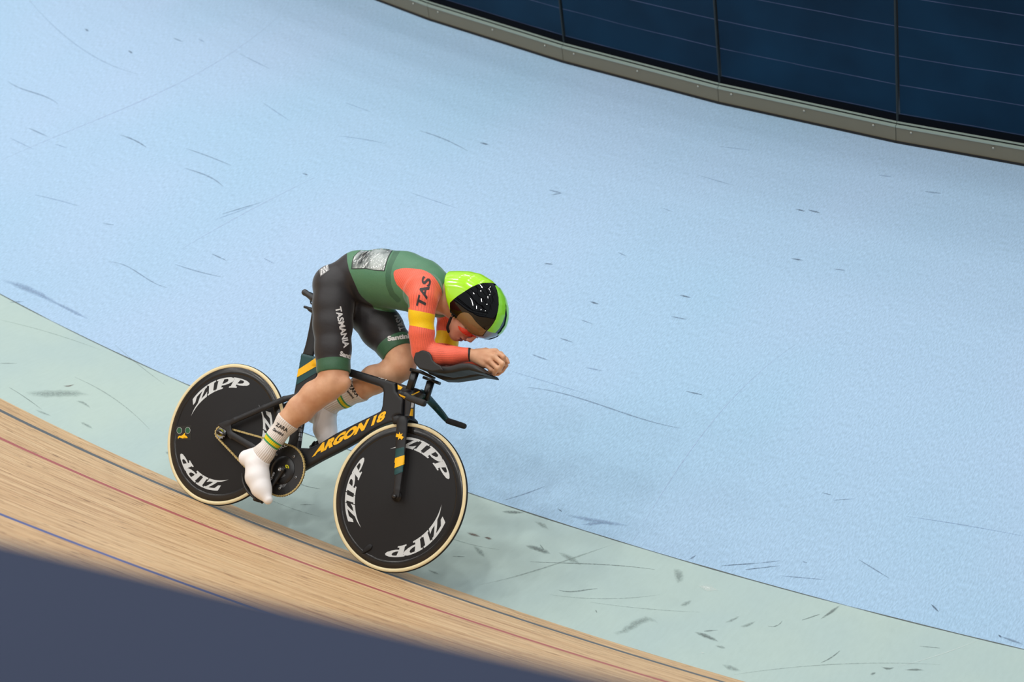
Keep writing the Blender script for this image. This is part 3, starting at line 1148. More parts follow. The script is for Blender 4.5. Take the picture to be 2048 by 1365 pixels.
# thinner reveal next to the head tube and seat tube
seatt = [(602, 706), (633, 714), (636, 740), (634, 756), (625, 775), (608, 830), (601, 868), (597, 900), (586, 930), (565, 935), (565, 915), (577, 880), (580, 850), (583, 810), (587, 788)]
plate(FR, seatt, 0.0155, 0.012)
bbc = P(577, 945, 0.0)
BBX, BBZ = bbc[0], bbc[2]
FR.cap((BBX, -0.034, BBZ), (BBX, 0.034, BBZ), 0.024, 0.024, k=0.012)
# stays on both sides
sst = [(466, 842, .0), (509, 822, 0), (556, 803, 0), (588, 795, 0)]
for sd in (1, -1):
    a = P(452, 851, 0.056); a[1] *= sd
    b1 = P(470, 841, 0.056); b1[1] *= sd
    c1 = P(528, 816, 0.045); c1[1] *= sd
    d1 = P(568, 799, 0.034); d1[1] *= sd
    e1 = P(606, 790, 0.010); e1[1] *= sd
    FR.chain([(a, .011), (b1, .0145), (c1, .0145), (d1, .0145), (e1, .014)], ys=0.6, k=0.006)
    f1 = P(461, 869, 0.056); f1[1] *= sd
    g1 = P(500, 892, 0.050); g1[1] *= sd
    h1 = P(548, 921, 0.040); h1[1] *= sd
    i1 = P(572, 940, 0.022); i1[1] *= sd
    FR.chain([(f1, .016), (g1, .017), (h1, .017), (i1, .017)], ys=0.5, k=0.006)
    # dropout
    dr = [(434, 850), (452, 842), (470, 838), (471, 846), (463, 850), (464, 862), (470, 872), (462, 880), (455, 872), (452, 862), (443, 857)]
    plate(FR, dr, 0.006, 0.004, n0=0.056 * sd, k=0.004, nref=(0.0 if sd > 0 else 0.112))
# cut the rear wheel slot and front wheel clearance
def wheelcut(cx, rad, hw):
    FR.add((cx - rad, -hw, 0.334 - rad), (cx + rad, hw, 0.334 + rad),
           lambda x, y, z: np.maximum(np.sqrt((x - cx) ** 2 + (z - 0.334) ** 2) - rad, np.abs(y) - hw), k=0.002, op='s')


wheelcut(-WBH, 0.341, 0.0190)
wheelcut(WBH, 0.342, 0.03)
V, Q = FR.mesh(0, 3)
frame = link('frame', mesh_np('frame', V, Q), M_frame, bike)
bvF = bvh_of(V, Q)


def strip(name, pts, m, parent, bvh, lift=0.0009, L=0.03):
    """paint patch given by photo corner points (in order), laid on the surface"""
    pts = [np.array(p, float) for p in pts]
    c = sum(pts) / len(pts)
    bm = bmesh.new()
    bm.faces.new([bm.verts.new((p[0] / 100, p[1] / 100, 0)) for p in pts])
    bmesh.ops.triangulate(bm, faces=bm.faces)
    fn = on_surface((0, 0), (100, 0), (0, 100), bvh, lift)
    return decal(name, bm, lambda a, b_: fn(a, b_), m, parent, L=L)


# seat tube paint, lettering
strip('paint_panel', [(603, 710), (610, 708), (632, 715), (633, 722), (633, 746), (589, 773), (594, 745)], M_teal, frame, bvF, .0014, .02)
strip('paint_stripe', [(632, 717), (634, 733), (592, 757), (595, 741)], M_gold, frame, bvF, .0030, .02)
decal('lettering', text_tris('ARGON', 0.062, 0.0), on_surface((624, 915.5), (728.5, 861), (635.5, 891.5), bvF, .0016), M_gold, frame, L=0.08)
decal('lettering', text_tris('18', 0.055, 0.0), on_surface((742, 853.5), (768, 841), (748.5, 833), bvF, .0016), M_gold, frame, L=0.08)
decal('lettering', text_tris('18-T', 0.02, 0.3), on_surface((757, 756), (776, 763), (758, 753.5), bvF), M_white, frame, L=0.2)
for yy in (848, 857, 866, 875):
    decal('lettering', text_tris('III', 0.05), on_surface((597, yy + 7), (604 - (yy - 848) * .06, yy + 8), (598, yy), bvF), M_silver, frame, L=0.3)

# ---- fork with its external head
FK = Field((0.20, -0.09, 0.28), (0.56, 0.09, 0.90), 0.0026, k=0.006)
plate(FK, [(795, 775), (822, 779), (825, 800), (824, 838), (822, 846), (816, 848), (808, 846), (809, 800), (800, 788)], 0.019, 0.012)
plate(FK, [(790, 836), (800, 833), (820, 834), (825, 840), (819, 850), (814, 852), (792, 852)], 0.050, 0.016)
for sd in (1, -1):
    ptsf = [P(804.5, 845, 0.046), P(803.5, 862, 0.047), P(801, 900, 0.050), P(797.5, 945, 0.054), P(794, 980, 0.058), P(793, 992, 0.058)]
    for p in ptsf: p[1] *= sd
    rad = [.0285, .0285, .0255, .0215, .0180, .0165]
    FK.chain(list(zip(ptsf, rad)), ys=0.36, k=0.004)
FK.add((WBH - .4, -.04, .0), (WBH + .4, .04, .7), lambda x, y, z: np.maximum(np.sqrt((x - WBH) ** 2 + (z - 0.334) ** 2) - 0.342, np.abs(y) - 0.034), k=0.002, op='s')
V, Q = FK.mesh(0, 3)
fork = link('fork', mesh_np('fork', V, Q), M_frame, bike)
bvK = bvh_of(V, Q)
star = []
cx, cy = 800, 873
for k in range(14):
    a = -math.pi / 2 + k * math.pi / 7
    r = (8.6, 4.0)[k % 2]
    star.append((cx + r * math.cos(a) * 0.92 + 0.05 * r * math.sin(a), cy + r * math.sin(a)))
strip('star_emblem', star, M_gold, fork, bvK, .0025, .015)
strip('paint_panel', [(790.5, 899), (808.5, 894.5), (808, 943), (787.5, 952)], M_teal, fork, bvK, .0014, .02)
strip('paint_stripe', [(790, 917.5), (808.5, 911), (807.5, 930), (787.5, 938)], M_gold, fork, bvK, .0030, .02)
strip('paint_mark', [(822, 818), (826.5, 818), (825.5, 833), (819, 832)], M_gold, fork, bvK)
strip('paint_mark', [(823, 805), (828, 806), (826.5, 816), (821.5, 816)], M_white, fork, bvK)
for sd in (1, -1):
    c = P(790, 994, 0.064); c[1] *= sd
    o = lathe('axle_nut', [(0.0, -0.010 * sd, 0), (0.0075, -0.010 * sd, 0), (0.009, -0.007 * sd, 0), (0.009, 0.004 * sd, 0), (0.0, 0.004 * sd, 0)], [M_hubm], bike, c=tuple(c), seg=24)

# ---- rear axle, chain tensioner, cog
ra = np.array([-WBH, 0, 0.334])
lathe('axle_nut', [(0, -0.074, 0), (0.006, -0.074, 0), (0.007, -0.066, 0), (0.012, -0.064, 0), (0.013, -0.052, 0), (0.0, -0.052, 0)], [M_hubm], bike, c=tuple(ra), seg=24)
lathe('axle_nut', [(0, 0.074, 0), (0.006, 0.074, 0), (0.007, 0.066, 0), (0.012, 0.064, 0), (0.013, 0.052, 0), (0.0, 0.052, 0)], [M_silver], bike, c=tuple(ra), seg=24)
sweep('chain_tensioner', [(ra + np.array([0.004, -0.066, 0.003]), .008, .006), (ra + np.array([0.05, -0.066, -0.004]), .007, .006)], M_frame2, bike)
sweep('tension_bolt', [(ra + np.array([0.010, -0.0725, 0.003]), .0035, .003), (ra + np.array([0.036, -0.0725, -0.002]), .0035, .003)], M_silver, bike)


def toothed(name, nt_, rp, y0, y1, m, parent, c, rin=0.0, depth=0.0035):
    out = []
    for k in range(nt_ * 4):
        a = k * math.tau / (nt_ * 4)
        r = rp + (depth, depth, -depth * .6, -depth * .6)[k % 4]
        out.append((c[0] + r * math.cos(a), c[2] + r * math.sin(a)))
    bm = bmesh.new()
    vs = [bm.verts.new((p[0], y0, p[1])) for p in out]
    f = bm.faces.new(vs)
    r = bmesh.ops.extrude_face_region(bm, geom=[f])
    bmesh.ops.translate(bm, verts=[v for v in r['geom'] if isinstance(v, bmesh.types.BMVert)], vec=(0, y1 - y0, 0))
    bmesh.ops.recalc_face_normals(bm, faces=bm.faces)
    me = bpy.data.meshes.new(name); bm.to_mesh(me); bm.free()
    return link(name, me, m, parent, smooth=False)


YC = -0.0445
toothed('cog', 14, 0.0283, YC - .0012, YC + .0012, M_silver, bike, ra)
lathe('lockring', [(0.0, -0.005, 0), (0.0145, -0.005, 0), (0.0165, -0.003, 0), (0.0165, 0.003, 0), (0.0, 0.003, 0)], [M_ylw], bike, c=(ra[0], YC - .003, ra[2]), seg=32)

# ---- crankset
crank = empty('crankset')
crank.parent = bike
bc = np.array([BBX, 0, BBZ])
RR = 0.1172
toothed('chainring', 58, RR, YC - .0016, YC + .0016, M_ring, crank, bc)
lathe('spider', [(0.0, -0.006, 0), (0.045, -0.006, 0), (0.064, -0.004, 0), (0.066, -0.0015, 0), (0.0, -0.0015, 0)], [M_frame2], crank, c=(bc[0], YC, bc[2]), seg=64)
for k in range(5):
    a = math.radians(66 - 72 * k)
    p = (bc[0] + 0.083 * math.cos(a), YC - .002, bc[2] + 0.083 * math.sin(a))
    lathe('chainring_bolt', [(0.0028, -0.0022, 0), (0.0055, -0.0022, 0), (0.0058, 0, 0), (0.0028, 0, 0), (0.0028, -0.0022, 0)], [M_silver], crank, c=p, seg=20)
for sd in (1, -1):
    ang = Vector((-0.20, 0, -0.98)) * sd
    d = np.array(ang.normalized())
    y0, y1 = -0.058 * sd, -0.072 * sd
    ctr = [(bc + np.array([0, y0, 0]) + d * -0.012, .017, .008), (bc + np.array([0, y0, 0]), .019, .010), (bc + np.array([0, y0, 0]) + d * 0.03, .015, .009),
           (bc + np.array([0, y1, 0]) + d * 0.12, .0115, .0065), (bc + np.array([0, y1, 0]) + d * 0.160, .0125, .0065), (bc + np.array([0, y1, 0]) + d * 0.174, .008, .005)]
    arm = sweep('crank_arm', smooth_path(ctr, 5), M_frame2, crank)
    lathe('crank_bolt', [(0, -.003 * sd, 0), (.004, -.003 * sd, 0), (.005, -.0045 * sd, 0), (.0085, -.0045 * sd, 0), (.0095, 0, 0), (0, 0, 0)], [M_silver], crank,
          c=(bc[0], y0 - 0.010 * sd, bc[2]), seg=28)
    pc = bc + np.array([0, -0.105 * sd, 0]) + d * 0.165
    ped = sweep('pedal', [(pc + np.array([-0.004, 0.03 * sd, 0]), .008, .008), (pc + np.array([0, 0.01 * sd, 0]), .009, .012), (pc + np.array([0, -0.02 * sd, 0]), .009, .012)], M_frame2, crank, up=(1, 0, 0))
    if sd < 0:
        # clipless body under the far shoe
        bmx = disc_plate('pedal_body', [(pc[0] - .036, pc[2] - .020), (pc[0] - .028, pc[2] - .034), (pc[0] + 0.012, pc[2] - 0.024), (pc[0] + 0.034, pc[2] - 0.004),
                                        (pc[0] + 0.026, pc[2] + 0.020), (pc[0] + 0.004, pc[2] + 0.024), (pc[0] - 0.014, pc[2] + 0.006)], pc[1] - 0.02, pc[1] + 0.03, M_frame2, crank, 0.003)
yring = YC - 0.0020


def on_ring(org, ux, vy, n):
    return on_plane(org, ux, vy, n)


decal('lettering', text_tris('velobike', 0.01), on_plane((523, 916), (575.5, 893), (519, 906), 0.0468), M_zipp, crank, L=0.2)
decal('lettering', text_tris('G', 0.05, 0.2), on_plane((570, 930), (571.5, 937.5), (577, 930), 0.0512), M_ylw, crank, L=0.5)
for k in range(5):
    decal('lettering', text_tris('-' * 14, 0.03), on_plane((556 + k * .6, 951.5 + k * 1.7), (568 + k * .6, 945.5 + k * 1.7), (556 + k * .6, 950.7 + k * 1.7), 0.0512), M_silver, crank, L=0.5)
for k in range(5):
    decal('lettering', text_tris('-' * 12, 0.03), on_plane((562 + k * 1, 968 + k * 2), (580 - k * 2.2, 959.5 + k * 3), (562 + k, 967 + k * 2), 0.0468), M_silver, crank, L=0.5)
strip_bm = poly_bm([[(0, 0), (1, 0), (1, 1), (0, 1)]])
decal('lettering', strip_bm, on_plane((560.5, 977), (565, 975), (559, 971), 0.0468), M_silver, crank, L=0.5)
decal('lettering', text_tris('AMS', 0.04), on_plane((541, 966), (550, 946), (538, 964), 0.083), M_silver, crank, L=0.4)

# ---- chain: outer and inner plates all the way round
ct = []
rA, rB = 0.0283, RR
A2 = np.array([ra[0], ra[2]]); B2 = np.array([bc[0], bc[2]])
D2 = B2 - A2; Dl = np.linalg.norm(D2); base_a = math.atan2(D2[1], D2[0])
al = math.acos((rA - rB) / Dl)
path = []
a_up, a_dn = base_a + al, base_a - al
# over the ring, from the upper tangent clockwise to the lower one
for t in np.linspace(a_up, a_dn - 0 if a_dn < a_up else a_dn - math.tau, 200):
    path.append(B2 + rB * np.array([math.cos(t), math.sin(t)]))
for t in np.linspace(a_dn, a_up - math.tau, 80):
    path.append(A2 + rA * np.array([math.cos(t), math.sin(t)]))
path.append(path[0])
path = np.array(path)
sl = np.r_[0, np.cumsum(np.linalg.norm(np.diff(path, axis=0), axis=1))]
NL = int(round(sl[-1] / 0.0127)); NL += NL % 2
tt = np.linspace(0, sl[-1], NL + 1)
PX = np.stack([np.interp(tt, sl, path[:, 0]), np.interp(tt, sl, path[:, 1])], 1)
V, F = [], []
for k in range(NL):
    p, q = PX[k], PX[k + 1]
    e = (q - p); e /= np.linalg.norm(e); nrm = np.array([-e[1], e[0]])
    outer = k % 2 == 0
    for yy in ((YC - 0.0042, YC - .0032) if outer else (YC - .0030, YC - .0022), (YC + 0.0032, YC + .0042) if outer else (YC + .0022, YC + .0030)):
        out = []
        rr = 0.0047 if outer else 0.0043
        for j in range(9):
            a = math.pi / 2 + math.pi * j / 8
            out.append(p + rr * (e * math.cos(a) + nrm * math.sin(a)))
        mid = (p + q) / 2
        out.append(mid - nrm * 0.0026)
        for j in range(9):
            a = -math.pi / 2 + math.pi * j / 8
            out.append(q + rr * (e * math.cos(a) + nrm * math.sin(a)))
        out.append(mid + nrm * 0.0026)
        b0 = len(V); n_ = len(out)
        for y in yy:
            for o_ in out: V.append((o_[0], y, o_[1]))
        F.append(tuple(range(b0, b0 + n_))); F.append(tuple(range(b0 + n_, b0 + 2 * n_))[::-1])
        for j in range(n_):
            F.append((b0 + j, b0 + (j + 1) % n_, b0 + n_ + (j + 1) % n_, b0 + n_ + j))
    b0 = len(V)
    for y in (YC - 0.0052, YC + 0.0052):
        for j in range(10):
            a = j * math.tau / 10
            V.append((p[0] + .0024 * math.cos(a), y, p[1] + .0024 * math.sin(a)))
    F.append(tuple(range(b0, b0 + 10))); F.append(tuple(range(b0 + 10, b0 + 20))[::-1])
    for j in range(10): F.append((b0 + j, b0 + (j + 1) % 10, b0 + 10 + (j + 1) % 10, b0 + 10 + j))
link('chain', mesh_py('chain', V, F), M_gchain, bike, smooth=False)

# ---- seatpost and saddle
sp_ = [(P(616, 712, 0), .030, .011), (P(622, 690, 0), .028, .011), (P(628, 660, 0), .027, .011), (P(634, 632, 0), .030, .012), (P(636, 622, 0), .034, .014)]
post = sweep('seatpost', smooth_path(sp_, 4), M_frame, bike)
sweep('saddle_clamp', smooth_path([(P(609.5, 614.5, .0), .006, .010), (P(616, 616.5, 0), .007, .012), (P(624, 621, 0), .012, .016), (P(645, 628, 0), .014, .018), (P(662, 636, 0), .010, .014)], 5), M_frame2, bike)
sa = P(609, 580, 0.03)
sx = np.array([1, 0, -0.06]); 
SD = Field((-0.42, -0.09, 0.90), (-0.02, 0.09, 1.14), 0.0035, k=0.012)
s0 = P(611, 583, 0.03)
SD.cap((s0[0] + .012, -0.045, s0[2] - .006), (s0[0] + .012, 0.045, s0[2] - .006), 0.011, 0.011, k=.01)
for sd in (-1, 1):
    SD.chain([((s0[0] + .012, 0.050 * sd, s0[2] - .008), .012), ((s0[0] + .07, 0.044 * sd, s0[2] - 0.022), .014), ((s0[0] + .14, 0.022 * sd, s0[2] - 0.034), .013), ((s0[0] + .255, 0.010 * sd, s0[2] - .046), .012)], k=.016)
SD.chain([((s0[0] + .05, 0, s0[2] - .018), .014), ((s0[0] + .14, 0, s0[2] - .034), .012), ((s0[0] + .26, 0, s0[2] - .046), .014)], ys=2.2, k=.02)
V, Q = SD.mesh(0, 1)
link('saddle', mesh_np('saddle', V, Q), mat('black saddle cover', (44, 44, 46), rough=0.45), bike)
sweep('saddle_rail', [((s0[0] + .03, -.02, s0[2] - .02), .0035, .0035), ((s0[0] + .045, -.021, s0[2] - .045), .0035, .0035), ((s0[0] + .15, -.021, s0[2] - .062), .0035, .0035), ((s0[0] + .22, -.012, s0[2] - .05), .0035, .0035)], M_frame2, bike)
sweep('saddle_rail', [((s0[0] + .03, .02, s0[2] - .02), .0035, .0035), ((s0[0] + .045, .021, s0[2] - .045), .0035, .0035), ((s0[0] + .15, .021, s0[2] - .062), .0035, .0035), ((s0[0] + .22, .012, s0[2] - .05), .0035, .0035)], M_frame2, bike)
sweep('saddle_support', [((s0[0] + .13, 0, s0[2] - .060), .030, .016), (tuple(P(640, 626, 0)), .03, .014)], M_frame2, bike)

# ---- handlebar: wing, two drops with grips
bar = empty('handlebar'); bar.parent = bike
HB = Field((0.28, -0.24, 0.62), (0.62, 0.24, 0.93), 0.003, k=0.012)
plate(HB, [(794, 766), (814, 772), (840, 780), (846, 788), (836, 797), (812, 792), (802, 788), (795, 784)], 0.024, 0.014)
cw = P(832, 787, 0)
nearc = P(802, 788, 0.165)
farc = P(858, 800, -0.15)
HB.chain([(cw, .013), ((cw + nearc) / 2 + np.array([0, 0, .003]), .011), (nearc, .011), (P(812, 791.5, .185), .0125), (P(822, 796, .187), .0125)], k=.02)
V, Q = HB.mesh(0, 4)
wing = mesh_np('base_bar', V, Q)
# teal on the far half, black on the near half
wing.materials.append(M_frame); wing.materials.append(M_teal)
vy = V[:, 1]
cutx = P(846, 795, -.05)[0]
pi = np.array([1 if (V[q][:, 1].mean() > 0.036) else 0 for q in Q], np.int32)
wing.polygons.foreach_set('material_index', pi)
wo = link('base_bar', wing, None, bar)
bvH = bvh_of(V, Q)
strip('paint_mark', [(795.5, 770), (805.5, 775), (802, 779.5), (796, 779.5)], M_gold, wo, bvH)
strip('paint_mark', [(822, 789.5), (838, 783), (839.5, 784.5), (824, 791.5)], M_gold, wo, bvH)
strip('paint_mark', [(797.5, 788), (812, 794.5), (812, 799.5), (803, 795.5)], M_gold, wo, bvH)
sweep('drop_bar', smooth_path([(cw + np.array([.01, .03, .0]), .014, .020), (P(846, 788, -.06), .016, .020), (P(858, 800, -.12), .016, .018), (P(872, 815, -.165), .0155, .016),
                            (P(884, 829, -.175), .0145, .015), (P(892, 838.5, -.175), .0125, .013), (P(899, 844, -.175), .0115, .0115)], 6), M_teal, bar)
g0, g1 = P(812, 794, .187), P(850, 808, .19)
sweep('grip', smooth_path([(g0, .0115, .012), (g0 + (g1 - g0) * .2, .0140, .0145), (g0 + (g1 - g0) * .5, .0150, .015), (g0 + (g1 - g0) * .9, .0150, .015), (g1, .0125, .012)], 5), M_rub, bar)
g0, g1 = P(894.5, 842, -.175), P(931.5, 854, -.175)
sweep('grip', smooth_path([(g0, .0125, .0125), (g0 + (g1 - g0) * .12, .0135, .0135), (g0 + (g1 - g0) * .5, .0135, .0135), (g0 + (g1 - g0) * .9, .0125, .0125), (g1, .0075, .0075)], 5), M_rub, bar)
# risers, caps and the aero extensions with arm cups
sweep('riser', [(P(831.5, 741, .045), .0185, .012), (P(819, 780, .045), .0175, .012)], M_frame2, bar, power=3.2)
sweep('riser', [(P(861.5, 764, -.055), .0185, .012), (P(850, 802, -.055), .0175, .012)], M_frame2, bar, power=3.2)
sweep('mounting_plate', [(P(823, 740.5, .05), .008, .018), (P(842, 744.5, .045), .008, .020), (P(868, 757, .03), .006, .018)], M_frame2, bar, power=4)
sweep('mounting_plate', [(P(849, 756, -.05), .007, .018), (P(878, 767, -.055), .007, .018)], M_frame2, bar, power=4)

CU_ = Field((0.34, -0.20, 0.84), (0.80, 0.18, 1.10), 0.0026, k=0.006)


def cup(nc, outl, nref, op=1):
    plate(CU_, outl, 0.046, 0.012, n0=nc, nref=nref)


near_o = [(836, 699.5), (856, 703.5), (861, 709), (864.5, 720.6), (881, 732), (897, 732.5), (921, 726.5), (937, 726), (950, 730), (966, 742), (971, 747),
          (962, 747), (937, 740.5), (921, 742), (905, 746), (886, 748), (865, 744), (838, 738), (828, 726), (826.5, 716), (830, 705)]
# near extension: forearm trough with a flared side wing
plate(CU_, near_o, 0.052, 0.013, n0=0.086, nref=0.045)
far_o = [(862, 741), (890, 748), (925, 744), (950, 735), (968, 741), (984, 751), (986, 756), (972, 754), (957, 752), (937, 756), (905, 760.5), (884, 760), (870, 754)]
plate(CU_, far_o, 0.036, 0.011, n0=-0.050, nref=0.030)
plate(CU_, [(848, 712), (868, 720), (884, 738), (905, 748), (880, 756), (856, 748), (846, 735)], 0.030, 0.011, n0=-0.075, nref=0.030)
CUP_FIELD = CU_
# ------------------------------------------------------------------ the rider
rider = empty('person', BM)
tag(rider, 'cyclist in green, black and coral skinsuit crouched over the arm rests, head down', 'person')


def skin_material():
    m = mat('skin', (208, 160, 128), rough=0.5, spec=0.35)
    nt, N, L, b = nodes_of(m)
    tc = N.new('ShaderNodeTexCoord')
    f = noise_node(nt, tc.outputs['Object'], 14, 4)
    r = ramp(nt, [(0.3, lin((196, 142, 108))), (0.7, lin((222, 176, 142)))])
    L.new(f, r.inputs[0])
    at = N.new('ShaderNodeAttribute'); at.attribute_name = 'lip'
    g = N.new('ShaderNodeMath'); g.operation = 'GREATER_THAN'; g.inputs[1].default_value = 0
    L.new(at.outputs['Fac'], g.inputs[0])
    at2 = N.new('ShaderNodeAttribute'); at2.attribute_name = 'face'
    c = mixc(nt, at2.outputs['Fac'], r.outputs[0], lin((196, 132, 118)))
    c = mixc(nt, g.outputs[0], c, lin((150, 84, 84)))
    L.new(c, b.inputs['Base Color'])
    b.inputs['Subsurface Weight'].default_value = 0.08
    b.inputs['Subsurface Scale'].default_value = 0.01
    b.inputs['Subsurface Radius'].default_value = (1, .4, .25)
    f2 = noise_node(nt, tc.outputs['Object'], 90, 3)
    bp = N.new('ShaderNodeBump'); bp.inputs['Strength'].default_value = 0.12; bp.inputs['Distance'].default_value = 0.003
    L.new(f2, bp.inputs['Height']); L.new(bp.outputs['Normal'], b.inputs['Normal'])
    return m


M_skin = skin_material()


def PN(px, py, n, r):
    return (P(px, py, n), r)


TORSO = [PN(690, 572, 0, .108), PN(722, 554, 0, .113), PN(765, 557, 0, .126), PN(808, 562, 0, .126), PN(843, 574, 0, .119), PN(862, 582, 0, .098)]
THN = [PN(668, 577, .085, .092), PN(666, 612, .088, .090), PN(665.5, 650, .088, .087), PN(666, 700, .086, .080), PN(667, 738, .084, .072), PN(668, 762, .084, .064)]
THF = [PN(712, 592, -.085, .094), PN(740, 625, -.088, .100), PN(763, 657, -.090, .098), PN(790, 692, -.090, .081), PN(801, 716, -.088, .066), PN(805, 732, -.088, .060)]
SHN = [PN(668, 765, .085, .060), PN(655, 776, .088, .060), PN(630, 791, .092, .062), PN(600, 820, .100, .060), PN(577, 842, .105, .0475), PN(552, 874, .112, .037), PN(533, 900, .118, .0355)]
SHF = [PN(805, 736, -.088, .058), PN(782, 747, -.090, .060), PN(748, 760, -.095, .063), PN(722, 777, -.10, .053), PN(690, 795, -.105, .042), PN(658, 812, -.112, .037)]
KNN = [PN(689, 766, .086, .029), PN(682, 768, .080, .040), PN(674, 754, .082, .046)]
KNF = [PN(812, 727, -.085, .044), PN(802, 722, -.085, .046)]
FTN = [PN(528, 908, .118, .037), PN(514, 930, .120, .044), PN(515, 955, .122, .047), PN(523, 978, .122, .038), PN(536, 1000, .120, .0165)]
HLN = [PN(528, 908, .118, .036), PN(494, 917, .118, .033)]
FTF = [PN(655, 816, -.112, .038), PN(650, 834, -.115, .044), PN(650, 858, -.118, .046), PN(658, 886, -.118, .038), PN(664, 902, -.115, .016)]
HLF = [PN(655, 816, -.112, .036), PN(628, 831, -.115, .033)]
ARN = [PN(848, 582, .125, .080), PN(846, 600, .155, .062), PN(843, 630, .160, .0535), PN(843.5, 668, .148, .0530), PN(845, 692, .135, .047), PN(844, 706, .125, .040)]
FAN = [PN(844, 706, .125, .040), PN(874, 711, .105, .046), PN(905, 712, .080, .039), PN(938, 710, .055, .0315)]
ARF = [PN(905, 600, -.125, .078), PN(905, 625, -.155, .060), PN(899, 655, -.155, .054), PN(892, 690, -.145, .050), PN(893, 716, -.130, .041)]
FAF = [PN(893, 718, -.13, .040), PN(922, 721, -.10, .042), PN(948, 722, -.075, .036), PN(968, 724, -.055, .030)]
NECK = [PN(866, 584, 0, .078), PN(890, 598, 0, .062), PN(912, 616, 0, .058)]
CLAV = [PN(842, 590, .09, .070), PN(862, 596, 0, .080), PN(895, 608, -.09, .068)]
GLN = [PN(664, 568, .070, .088), PN(690, 560, .06, .080)]
GLF = [PN(700, 585, -.070, .088), PN(722, 575, -.06, .080)]

for _c in (TORSO, THN, THF, ARN, FAN, ARF, FAF, CLAV, GLN, GLF):
    for _i, (_p, _r) in enumerate(_c):
        _c[_i] = (_p, _r - 0.0042)

LO, HI = (-0.50, -0.30, 0.06), (0.86, 0.30, 1.46)


def chain_axis(pts):
    a = pts[0][0]; b_ = pts[-1][0]
    d = b_ - a
    return a, d / np.linalg.norm(d)


def halfspace(p, n):
    """negative on the side the normal points away from"""
    return lambda x, y, z: (x - p[0]) * n[0] + (y - p[1]) * n[1] + (z - p[2]) * n[2]


# the head has its own axes: bf points out of the face, af out of the crown
bf = np.array([0.515, 0, -0.857]); af = np.array([0.857, 0, 0.515]); lf = np.array([0, 1.0, 0])
HO = np.array([0.547, 0, 1.192])


def H(b_, l, a):
    return HO + bf * b_ + lf * l + af * a


AX = [bf, lf, af]


def head(Fd):
    Fd.ell(H(-.012, 0, .03), (.098, .076, .098), AX, k=.02)
    Fd.ell(H(.036, 0, -.040), (.060, .058, .076), AX, k=.02)
    Fd.ell(H(.066, 0, -.086), (.028, .030, .026), AX, k=.02)
    for s in (-1, 1):
        Fd.ell(H(.062, .034 * s, -.018), (.026, .026, .028), AX, k=.015)
        Fd.ell(H(-.004, .076 * s, -.004), (.018, .009, .030), AX, k=.005)
        Fd.ell(H(.104, .033 * s, .016), (.014, .017, .011), AX, k=.008, op='s')
        Fd.cap(H(.097, .008 * s, .030), H(.086, .044 * s, .036), .009, .008, k=.008)
        Fd.ell(H(.108, .011 * s, -.026), (.009, .008, .008), AX, k=.006)
    Fd.cap(H(.092, 0, .024), H(.112, 0, -.019), .0085, .0098, k=.008)
    Fd.ell(H(.094, 0, -.048), (.013, .024, .008), AX, k=.006)
    Fd.ell(H(.090, 0, -.068), (.012, .020, .009), AX, k=.006)
    Fd.ell(H(.102, 0, -.058), (.020, .018, .0070), AX, k=.003, op='s')


def hand(Fd, wrist, mcps, fingers, thumb, heel):
    for m_, r in mcps:
        Fd.cap(wrist[0], m_, wrist[1] * .72, r, k=.008)
    Fd.cap(heel[0][0], heel[1][0], heel[0][1], heel[1][1], k=.010)
    for ch in fingers:
        Fd.chain([(p, r + .0008) for p, r in ch], k=.0045)
    Fd.chain(thumb, k=.006)
    Fd.cap((mcps[0][0] + mcps[-1][0]) / 2 + np.array([0, .010, -.010]), (fingers[0][1][0] + fingers[-1][1][0]) / 2 + np.array([-.004, .012, -.006]), .017, .017, k=.005)


FNG_N = [[PN(991, 703.5, .040, .0115), PN(1007, 714, .036, .0098), PN(1005, 727, .020, .009), PN(996, 731, .010, .008)],
         [PN(988, 714, .057, .0118), PN(1005, 728, .056, .0102), PN(999, 741, .040, .009), PN(990, 741, .026, .008)],
         [PN(979, 723, .063, .0112), PN(995, 737, .059, .0096), PN(989, 746, .042, .0088), PN(981, 743, .028, .008)],
         [PN(969, 729, .062, .0100), PN(983, 740, .054, .0086), PN(978, 747, .038, .008), PN(971, 744, .025, .007)]]
FNG_F = [[PN(1001, 709, -.012, .011), PN(1012, 719, -.010, .0095), PN(1010, 730, .0, .0085)],
         [PN(1001, 721, -.032, .011), PN(1012, 731, -.028, .0095), PN(1005, 742, -.018, .0085)],
         [PN(996, 732, -.042, .011), PN(1004, 742, -.036, .0092), PN(996, 749, -.025, .008)],
         [PN(988, 740, -.045, .010), PN(993, 748, -.038, .0085), PN(985, 749, -.028, .008)]]


def build_body():
    B = Field(LO, HI, 0.0036, k=0.022)
    B.chain(TORSO, ys=1.16, k=.03)
    for c in (THN, THF, SHN, SHF, ARN, FAN, ARF, FAF, NECK, CLAV, GLN, GLF, HLN, HLF, FTN, FTF):
        B.chain(c)
    for c in (KNN, KNF):
        B.chain(c, k=.015)
    head(B)
    hand(B, (P(941, 710, .052), .031), [(c[0][0], c[0][1] + .0035) for c in FNG_N], FNG_N,
         [PN(952, 703, .030, .012), PN(972, 701, .016, .0112), PN(988, 704, .008, .0095), PN(1000, 710, .008, .008)],
         [PN(948, 718, .052, .013), PN(969, 732, .052, .012)])
    hand(B, (P(972, 724, -.050), .030), [(c[0][0], c[0][1] + .003) for c in FNG_F], FNG_F,
         [PN(985, 712, -.012, .012), PN(1005, 715, .004, .0105), PN(1013, 720, .008, .009), PN(1017, 726, .010, .007)],
         [PN(975, 730, -.05, .013), PN(987, 740, -.045, .012)])
    return B


